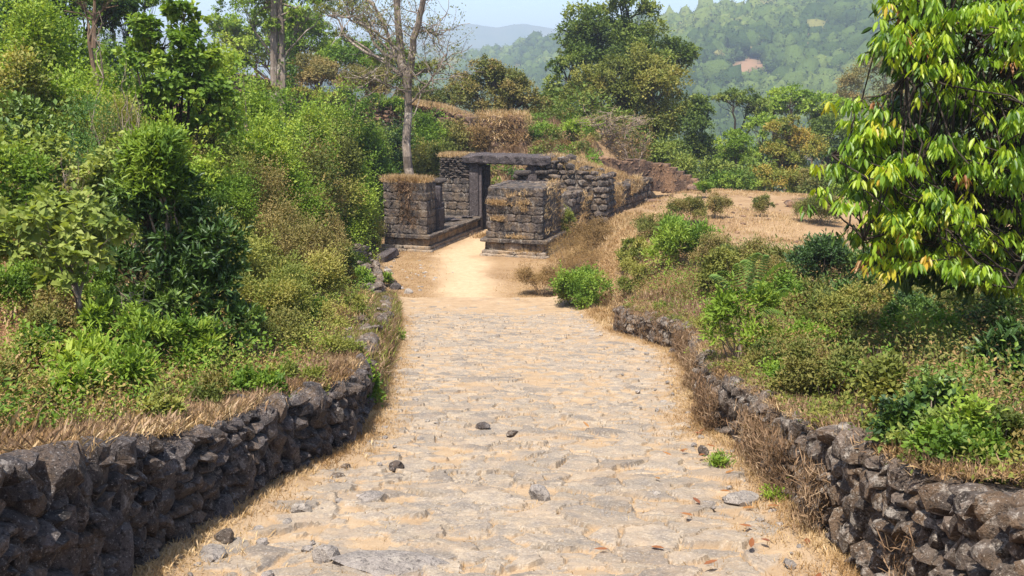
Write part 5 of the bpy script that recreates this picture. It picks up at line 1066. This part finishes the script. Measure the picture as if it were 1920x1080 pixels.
mb.add(VV.reshape(-1, 3), [(F0[None] + (np.arange(nF) * nv)[:, None, None]).reshape(-1, 3)], np.repeat(tb, nv) * .95)
per = 120; idx = np.repeat(np.arange(nF), per); d = sph(nF * per, g); d[:, 2] = np.abs(d[:, 2]) - .2; i3 = g.integers(0, nv, nF * per)
P = VV[idx, i3] + g.normal(0, .4, (len(idx), 3)); d = nrm(V0[i3] + g.normal(0, .55, P.shape))
leaves(mb, P, nrm(g.normal(0, .6, P.shape) + d * .5), d, g.uniform(.7, 1.4, len(P)), g.uniform(.6, 1.1, len(P)), np.clip(tb[idx] + g.normal(0, .12, len(idx)), 0, 1))
tag(mb.build('forest', M['forest'], smooth=True), 'hazy mixed forest covering the far hillside', None, None, 'stuff')
M['mount'], t, out = mk('mountain'); n = N(t); n.bsdf(out, n.ramp(n.noise(n.pos(), .01, 5), [(.3, (.05, .075, .035)), (.7, (.11, .11, .06))]), .95, None, .1)
def mountain(name, pts, D, foot):
    pts = np.array(pts, float); px = np.arange(pts[0, 0], pts[-1, 0], 4.); py = np.interp(px, pts[:, 0], pts[:, 1]) + 5 * (fbm(px * .03, px * 0 + D) - .5)
    a = (px - 960) / FPX; b = (540 - py) / FPX; dy = CT + b * ST; x = a / dy * D; zt = (-ST + b * CT) / dy * D; rows = []
    for t_ in np.linspace(0, 1, 12):
        rows.append(np.stack((x * (1 - .25 * (1 - t_)), np.full_like(x, D) - foot * (1 - t_) + 60 * (fbm(px * .02, px * 0 + t_ * 4) - .5) * (1 - t_), -90 + (zt + 90) * t_ ** 1.2), 1))
    rows.append(np.stack((x, np.full_like(x, D + 300), zt - 130), 1))
    V = np.concatenate(rows); nx = len(px); i = np.arange(12)[:, None] * nx; j = np.arange(nx - 1)[None]; mb = MB(); mb.add(V, [np.stack((i + j, i + j + 1, i + nx + j + 1, i + nx + j), -1).reshape(-1, 4)])
    tag(mb.build(name, M['mount'], smooth=True), kind='structure')
mountain('mountains', [(-300, 60), (100, 50), (400, 72), (560, 88), (680, 64), (760, 52), (830, 53), (880, 45), (930, 51), (985, 44), (1030, 52), (1100, 70), (1300, 45), (1700, 80), (2300, 60)], 2300, 500)
mountain('mountains', [(500, 110), (620, 88), (700, 95), (800, 84), (900, 92), (1000, 88), (1100, 100), (1300, 120)], 1500, 300)
# ------------------------------------------------------------------ grass and undergrowth
def blades(mb, P, L, Wd, lean, g, tint, down=0.):
    n = len(P); a = g.uniform(0, 6.283, n); D = np.stack((np.cos(a), np.sin(a), np.zeros(n)), 1) * (np.abs(g.normal(0, 1, n)) * lean)[:, None] + np.array((0, 0, 1.)); D = nrm(D); D[:, 2] -= down * g.random(n)
    D = nrm(D); b_ = g.uniform(0, 6.283, n); S_ = np.stack((np.cos(b_), np.sin(b_), np.zeros(n)), 1); L = np.broadcast_to(L, (n,))[:, None]; Wd = np.broadcast_to(Wd, (n,))[:, None]
    V = np.stack((P - S_ * Wd / 2, P + S_ * Wd / 2, P + D * L * .6 + S_ * Wd * .3, P + D * L + D[:, [1, 0, 2]] * np.array((1, 1, -.6)) * L * .18), 1); b = np.arange(n)[:, None] * 4
    mb.add(V.reshape(-1, 3), [b + np.array([[0, 1, 2]]), b + np.array([[0, 2, 3]])], np.repeat(tint, 4))
def tufts(n, g, fx, per, spread):
    """fx(n,g) -> tuft centres (n,3)"""
    C = fx(n, g); C = np.repeat(C, per, 0); C[:, :2] += g.normal(0, spread, (len(C), 2)); return C
def grass(name, P, L, Wd, lean, mat, label, seed=0, down=0., tint=None):
    g = np.random.default_rng(900 + seed); mb = MB(); n = len(P); c = fbm(P[:, 0] * 2, P[:, 1] * 2)
    blades(mb, P, L * g.uniform(.45, 1.2, n), Wd, lean, g, np.clip((c - .5) * 1.2 + .45 + g.normal(0, .2, n), 0, 1) if tint is None else tint, down); return tag(mb.build(name, M[mat]), label, None, None, 'stuff')
def onH(x, y, dz=0): return np.stack((x, y, H(x, y) + dz), 1)
g = np.random.default_rng(31)
# verge along the path edges
def verge(n, g):
    y = 4.3 + 20.5 * g.random(n) ** 1.3; left = g.random(n) < .5; off = np.abs(g.normal(0, .16, n)) + .02
    x = np.where(left, xl(y) + off, xr(y) - off); return np.stack((x, y, zroad(y) + .02 + .03 * (off < .2)), 1)
grass('dry_grass', tufts(8000, g, verge, 7, .03), .06, .0045, 1.3, 'straw', 'short dry straw along both edges of the cobbled path', 1)
def cob(n, g):
    y = 4.3 + 20 * g.random(n) ** 1.5; x = xl(y) + (xr(y) - xl(y)) * g.random(n); return np.stack((x, y, zroad(y) - .005 + .05 * (fbm(x * .5, y * .5) - .5)), 1)
grass('dry_grass', tufts(4200, g, cob, 6, .04), .045, .005, 1.6, 'straw', 'wisps of dry straw between the cobbles', 2)
# right wall: beard of dry stems on its face, thatch on its top
def rface(n, g):
    y = 4.3 + 9.9 * g.random(n) ** 1.15; k = fbm(y * 1.1, y * 0 + 2) ; x = xr(y) + g.uniform(-.16, .02, n); z = zroad(y) + g.uniform(-.02, .46, n) ** 1.0; return np.stack((x, y, z), 1)[(k > .44)]
grass('dry_grass', tufts(4200, g, rface, 6, .03), .10, .004, .9, 'straw_brown', 'brown dry stems bearding the face of the overgrown wall', 3, .35)
def rtop(n, g):
    y = 4.3 + 14 * g.random(n) ** 1.2; x = xr(y) + .05 + np.abs(g.normal(0, .33, n)); return np.stack((x, y, np.maximum(H(x, y), zroad(y) + np.where(x < xr(y) + .5, np.interp(y, [3.1, 3.8, 7, 9, 14], [.9, .80, .55, .5, .42]) + .015, -9)) + .01), 1)
grass('dry_grass', tufts(6500, g, rtop, 7, .045), .07, .0045, 1.9, 'straw', 'matted straw on top of the overgrown wall', 4)
grass('dry_grass', tufts(2600, g, rtop, 6, .05), .11, .005, 1.2, 'straw_brown', 'brown bent stems among the straw on the overgrown wall', 24)
undr = tufts(150, g, rtop, 1, .05)
def rend(n, g):
    y = g.uniform(14.3, 18.3, n); x = xr(y) + g.uniform(-.1, .05, n); return np.stack((x, y, zroad(y) + g.uniform(0, .5, n)), 1)
grass('dry_grass', tufts(420, g, rend, 6, .04), .10, .007, .9, 'straw_brown', 'dry stems on the face of the short wall', 5, .3)
def ltop(n, g):
    y = 4.3 + 7 * g.random(n); x = xl(y) - .10 - np.abs(g.normal(0, .36, n)); return np.stack((x, y, np.maximum(H(x, y), zroad(y) + np.where(x > xl(y) - .45, np.interp(y, [3.1, 4.4, 6, 8, 10.5], [.97, .83, .64, .59, .53]) + .01, -9)) + .01), 1)
grass('dry_grass', tufts(6500, g, ltop, 7, .05), .09, .0045, 1.5, 'straw', 'dry grass lying behind the top of the black wall', 6)
grass('dry_grass', tufts(2200, g, ltop, 6, .05), .13, .005, 1.2, 'straw_brown', 'brown bent stems behind the black wall', 25)
def lbur(n, g):
    y = 10.2 + 13 * g.random(n); x = xl(y) + .05 - np.abs(g.normal(0, .35, n)); return np.stack((x, y, np.maximum(zroad(y) + np.where(x > xl(y) - .1, g.uniform(0, .45, n), .5 - .012 * (y - 10)), 0 * y - 99)), 1)
grass('dry_grass', tufts(9000, g, lbur, 7, .05), .13, .007, 1.1, 'straw_brown', 'dry grass smothering the buried wall left of the path', 7, .3)
grass('green_grass', tufts(2600, g, lbur, 7, .06), .15, .010, .9, 'l_yellow', 'green weeds mixed into the grass on the buried wall', 8, .1)
# slopes
def slope_l(n, g):
    y = 4.5 + 30 * g.random(n) ** 1.1; x = xl(y) - .5 - g.random(n) ** 1.2 * (3.5 + .35 * y); return onH(x, y)
grass('dry_grass', tufts(9000, g, slope_l, 7, .09), .22, .011, .8, 'straw', 'dry grass between the shrubs of the left slope', 9)
def slope_r(n, g):
    y = 5 + 19 * g.random(n) ** 1.1; x = xr(y) + .5 + g.random(n) * (4 + .45 * y); return onH(x, y)
grass('dry_grass', tufts(11000, g, slope_r, 7, .09), .26, .011, .7, 'straw_brown', 'brown dry grass between the shrubs of the right slope', 10)
def terr(n, g):
    y = g.uniform(23, 43, n); x = np.interp(y, [23, 30, 34, 43], [2.6, 2.5, 2.6, 4.5]) + g.random(n) * 12; P = onH(x, y); return P[fbm(x * .5, y * .5) > .38 + .10 * (x > 7)]
grass('dry_grass', tufts(9000, g, terr, 6, .10), .13, .014, 1.0, 'straw', 'thin dry grass on the bare terrace right of the gate', 11)
def bank(n, g):
    y = g.uniform(19, 33, n); x = xr(y) + g.uniform(-.1, 2.8, n); return onH(x, y)
grass('dry_grass', tufts(5200, g, bank, 7, .08), .20, .011, .9, 'straw', 'tan dry grass on the bank between the path and the terrace', 12)
def fore(n, g):
    y = g.uniform(24.5, 35, n); sd = g.random(n) < .45; x = np.where(sd, np.interp(y, [24, 31, 35], [-2.1, -2.5, -2.6]) + g.normal(-.6, .45, n), np.interp(y, [24, 28, 31, 35], [.3, -.1, .6, 1.9]) + g.normal(.5, .4, n)); return np.stack((x, y, zroad(y) + .01), 1)
grass('dry_grass', tufts(3600, g, fore, 6, .06), .06, .010, 1.4, 'straw', 'flattened dry grass either side of the sandy track to the gate', 13)
# gate
def gp(a0, a1, b0, b1, z0, z1=None):
    def f(n, g):
        u = g.uniform(a0, a1, n); v = g.uniform(b0, b1, n); x, y = gxy(u, v); return np.stack((x, y, ZG + (np.full(n, z0) if z1 is None else g.uniform(z0, z1, n))), 1)
    return f
grass('dry_grass', tufts(430, g, lambda n, g: (lambda q: q)(np.stack((*gxy(np.clip(g.normal(-2.8, .42, n), -3.52, -2.0), g.uniform(.08, .8, n)), ZG + 2.24 + 0 * g.random(n)), 1)), 10, .06), .27, .011, .8, 'straw', 'thick tawny grass crowning the left gate pier', 14)
def roots(n, g):
    z = 2.25 - 1.35 * g.random(n) ** 1.3; u = -2.72 + .22 * (2.25 - z) + g.normal(0, .13 + .10 * np.sin(z * 4) ** 2, n); x, y = gxy(u, .03 + 0 * u); return np.stack((x, y, ZG + z), 1)
P = tufts(105, g, roots, 9, .05)
grass('dry_grass', P, .22, .011, .6, 'straw_brown', 'withered roots and straw hanging on the front of the left gate pier', 15, 1.6)
P = np.concatenate([tufts(n_, g, gp(a, b, .0, .08, c, d_), 10, .06) for (n_, a, b, c, d_) in ((42, .22, .75, 1.62, 1.75), (26, .8, 1.5, 1.6, 2.1), (28, .35, .7, 1.12, 1.25), (24, 1.25, 1.6, 1.45, 1.75), (30, .8, 1.5, .58, .66), (36, .9, 1.95, .1, .2))] + [tufts(160, g, gp(1.9, 2.0, .3, 2.3, .7, 2.3), 9, .06)])
grass('dry_grass', P, .17, .012, .7, 'straw', 'tufts of dry grass rooted in the joints of the right gate pier', 16, .7)
P = np.concatenate((tufts(420, g, gp(-3.42, -2.3, 5.0, 5.8, 2.7), 9, .07), tufts(520, g, gp(.4, 2.5, 5.0, 7.2, 2.55, 2.75), 9, .08)))
P[:, 2] = np.minimum(P[:, 2], ZG + 2.74 - .30 * np.maximum(0, uv(P[:, 0], P[:, 1])[0] - .37) + .05)
grass('dry_grass', P, .22, .014, .7, 'straw', 'dry grass on top of the walls flanking the gate lintel', 17)
def fillg(n, g):
    t_ = g.uniform(-.5, 9.5, n); o = g.uniform(.05, 3.2, n); x = WP0[0] + WDIR[0] * t_ - WDIR[1] * o; y = WP0[1] + WDIR[1] * t_ + WDIR[0] * o; return onH(x, y)
grass('dry_grass', tufts(5200, g, fillg, 7, .07), .24, .014, .7, 'straw', 'tawny grass covering the bank behind the long block wall', 18)
def wface(n, g):
    t_ = g.uniform(-.2, 8, n); zt = -3.7; x = WP0[0] + .22 + WDIR[0] * t_ + WDIR[1] * .06; y = WP0[1] - .3 + WDIR[1] * t_ - WDIR[0] * .06; z = -5.45 + .155 * t_ + g.random(n) * (1.6 - .14 * t_); return np.stack((x, y, z), 1)[fbm(t_ * .9, z * 1.2) > .5]
grass('dry_grass', tufts(900, g, wface, 8, .06), .2, .012, .7, 'straw', 'dry grass hanging in the joints of the long block wall', 19, .8)
def stumpg(n, g):
    a = g.uniform(-1.05, 1.05, n); top = g.random(n) < .3; z = c0[2] + np.where(top, 1.62, g.uniform(-.4, 1.6, n)); yy_ = c0[1] + np.where(top, g.uniform(0, 2, n), -.03); sd = (~top) & (g.random(n) < .35); return np.stack((c0[0] + np.where(sd, np.sign(a) * 1.03, a), np.where(sd, c0[1] + g.uniform(0, 2, n), yy_), z), 1)
c0 = at(943, 286, 45)
grass('dry_grass', tufts(620, g, stumpg, 8, .12), .34, .016, .8, 'straw', 'shaggy dry grass hanging over the square ruined wall stub', 20, 1.3)
def ridge(n, g):
    f_ = g.random(n); px = np.interp(f_, [0, 1], [735, 900]); py = np.interp(px, [735, 770, 832, 900], [192, 194, 204, 228]); A = np.array([at(a, b, 49.6) for a, b in zip(px, py)]); A[:, 1] += g.normal(0, .5, n); return A
grass('dry_grass', tufts(900, g, ridge, 8, .1), .3, .02, .6, 'straw', 'dry grass along the top of the laterite fort wall', 21)
def behind(n, g):
    y = g.uniform(40, 50, n); x = g.uniform(-9, 2.2, n); return onH(x, y)
grass('dry_grass', tufts(5200, g, behind, 7, .14), .42, .020, .6, 'straw_brown', 'tall brown grass on the slope behind the gate', 22)
# ---- undergrowth
def under(name, C, hs, mat, label, seed, L=.05, per=60, kind='fine', aspect=1.):
    g = np.random.default_rng(700 + seed); k = KIND[kind]; n = len(C); L *= .72; per = int(per * 1.7); mb = MB(); idx = np.repeat(np.arange(n), per); hs = hs * g.uniform(.5, 1.3, n)
    a = g.uniform(0, 6.283, n * per); rr = g.random(n * per) ** .5 * .62 * hs[idx] * aspect; zz = g.random(n * per) ** .7 * hs[idx]
    P = C[idx] + np.stack((np.cos(a) * rr, np.sin(a) * rr, zz * (1 - .35 * (rr / (.62 * hs[idx] * aspect)) ** 2)), 1)
    D = nrm(np.stack((np.cos(a) * .6, np.sin(a) * .6, np.full(len(a), k['up'] - .1)), 1) + g.normal(0, .5, (len(a), 3))); ln = L * g.uniform(.6, 1.3, len(a)) * (1 + .02 * np.maximum(0, C[idx][:, 1] - 10))
    tb = g.random(n); leaves(mb, P, D, nrm(g.normal(0, .5, D.shape) + np.array((0, 0, 1.))), ln, ln * k['w'], np.clip(tb[idx] * .75 + g.random(len(a)) * .27, 0, 1), k['sh'] if per < 40 else 'q', k['bend'])
    return tag(mb.build(name, M[mat]), label, None, None, 'stuff')
g = np.random.default_rng(41)
UL = lambda n: slope_l(n, g)
under('undergrowth', UL(560), .46, 'l_yellow', 'olive weeds covering the ground of the left slope', 1, .045, 90)
under('undergrowth', UL(220), .40, 'l_mid', 'green weeds covering the ground of the left slope', 2, .06, 80, 'broad')
under('undergrowth', UL(420), .4, 'l_brown', 'brown withered weeds on the left slope', 3, .04, 80, 'dry')
def far_l(n, g):
    y = g.uniform(20, 48, n); x = -4.6 - .06 * (y - 30) - g.random(n) * (4 + .38 * y); P = onH(x, y); return P
C = far_l(1250, g)
under('undergrowth', C[:650], .95, 'l_bright', 'dense green thicket filling the upper left slope', 4, .085, 130, 'broad')
under('undergrowth', C[650:950], .8, 'l_mixed', 'dull green thicket on the upper left slope', 5, .075, 110, 'broad')
under('undergrowth', C[950:], .9, 'l_far', 'dark green thicket on the upper left slope', 6, .085, 130, 'broad')
UR = lambda n: slope_r(n, g)
under('undergrowth', UR(420), .55, 'l_mixed', 'brownish green weeds covering the right slope', 7, .05, 80)
under('undergrowth', UR(240), .55, 'l_mid', 'green weeds scattered over the right slope', 8, .055, 70, 'broad')
under('undergrowth', UR(380), .5, 'l_brown', 'brown withered weeds covering the right slope', 9, .045, 80, 'dry')
def bk(n, g):
    y = g.uniform(39.5, 54, n); x = g.uniform(-7, 3.6, n); return onH(x, y)
C = bk(330, g); C = C[(np.abs(C[:, 0] + .4) > 1.3) | (C[:, 1] > 46) | (C[:, 1] < 43)]
under('undergrowth', C[:170], .7, 'l_mixed', 'olive scrub on the slope behind the gate', 10, .085, 90, 'broad')
under('undergrowth', C[170:], .6, 'l_mid', 'green scrub on the slope behind the gate', 11, .085, 80, 'broad')
def valley(n, g):
    y = g.uniform(46, 75, n); x = 2 + g.random(n) * (4 + .6 * y); return onH(x, y)
C = valley(420, g); under('undergrowth', C, 1.6, 'l_far', 'dark green scrub falling away beyond the terrace', 12, .16, 130, 'broad')
def lnear(n, g):
    y = 4.6 + 8 * g.random(n); x = xl(y) - .55 - np.abs(g.normal(0, .7, n)); return onH(x, y)
under('undergrowth', lnear(170, g), .26, 'l_mid', 'small green weeds behind the black wall', 13, .045, 50, 'broad')
under('undergrowth', lnear(330, g), .25, 'l_brown', 'brown weeds behind the black wall', 14, .035, 60, 'dry')
under('undergrowth', undr, .16, 'l_olive', 'low weeds rooted in the top of the overgrown wall', 15, .04, 40)
# fallen leaves
g = np.random.default_rng(51); nl_ = 26; y = g.uniform(4.4, 9, nl_); x = xr(y) - np.abs(g.normal(0, .55, nl_)) - .05
mb = MB(); leaves(mb, np.stack((x, y, zroad(y) + .055), 1), nrm(np.stack((g.normal(0, 1, nl_), g.normal(0, 1, nl_), g.normal(0, .15, nl_)), 1)), np.tile((0, 0, 1.), (nl_, 1)), .09, .035, g.random(nl_), 'd', -.1)
tag(mb.build('fallen_leaves', M['l_rust']), 'reddish fallen leaves on the cobbles near the overgrown wall', None, None, 'stuff')
def pebbles(name, n, fx, lab, s0=.05, mat='paleslab'):
    mb = MB(); P = fx(n, np.random.default_rng(61 + n))
    for p in P: q = s0 * rng.uniform(.4, 1.6); rock(mb, p + np.array((0, 0, q * .02)), (q * 1.4, q, q * .7), rotm(0, 0, rng.uniform(0, 6)), 1, 6, .55, rng.random(), .03)
    return tag(mb.build(name, M[mat]), lab, None, None, 'stuff')
pebbles('gravel', 170, lambda n, g: (lambda y, x: onH(x, y))(*(lambda y: (y, np.interp(y, [23, 30, 34, 43], [2.6, 2.8, 3.2, 5.5]) + g.random(n) * 9))(g.uniform(25, 42, n))), 'small pale stones strewn over the bare terrace', .11, 'laterite')
pebbles('gravel', 260, lambda n, g: (lambda y, s_: np.stack((np.where(s_ < .5, xl(y) + .05 + np.abs(g.normal(0, .35, n)), xr(y) - .05 - np.abs(g.normal(0, .35, n))), y, zroad(y) + .03), 1))(4.4 + 19 * g.random(n) ** 1.4, g.random(n)), 'grit and small stones gathered along the edges of the cobbled path', .045)
pebbles('gravel', 60, lambda n, g: (lambda y: np.stack((np.interp(y, [24, 31], [-2.6, -3.2]) + g.normal(0, .5, n), y, zroad(y) + .01), 1))(g.uniform(24.5, 31, n)), 'small stones along the edge of the sandy forecourt', .07)
# ------------------------------------------------------------------ haze
mb = MB(); lo_ = np.array((-2600., -60, -190)); hi_ = np.array((2700., 3300, 125))
V = np.array([[(lo_, hi_)[a][0], (lo_, hi_)[b][1], (lo_, hi_)[c_][2]] for a in (0, 1) for b in (0, 1) for c_ in (0, 1)])
mb.add(V, [np.array([[0, 1, 3, 2], [4, 6, 7, 5], [0, 4, 5, 1], [2, 3, 7, 6], [0, 2, 6, 4], [1, 5, 7, 3]])])
M['haze'] = bpy.data.materials.new('haze'); M['haze'].use_nodes = True; t = M['haze'].node_tree; t.nodes.clear(); out = t.nodes.new('ShaderNodeOutputMaterial'); pv = t.nodes.new('ShaderNodeVolumePrincipled')
pv.inputs['Color'].default_value = (.74, .86, 1, 1); pv.inputs['Density'].default_value = .0006; pv.inputs['Anisotropy'].default_value = .2; t.links.new(pv.outputs[0], out.inputs[1])
tag(mb.build('haze', M['haze']), 'thin blue haze over the valley', None, None, 'stuff')
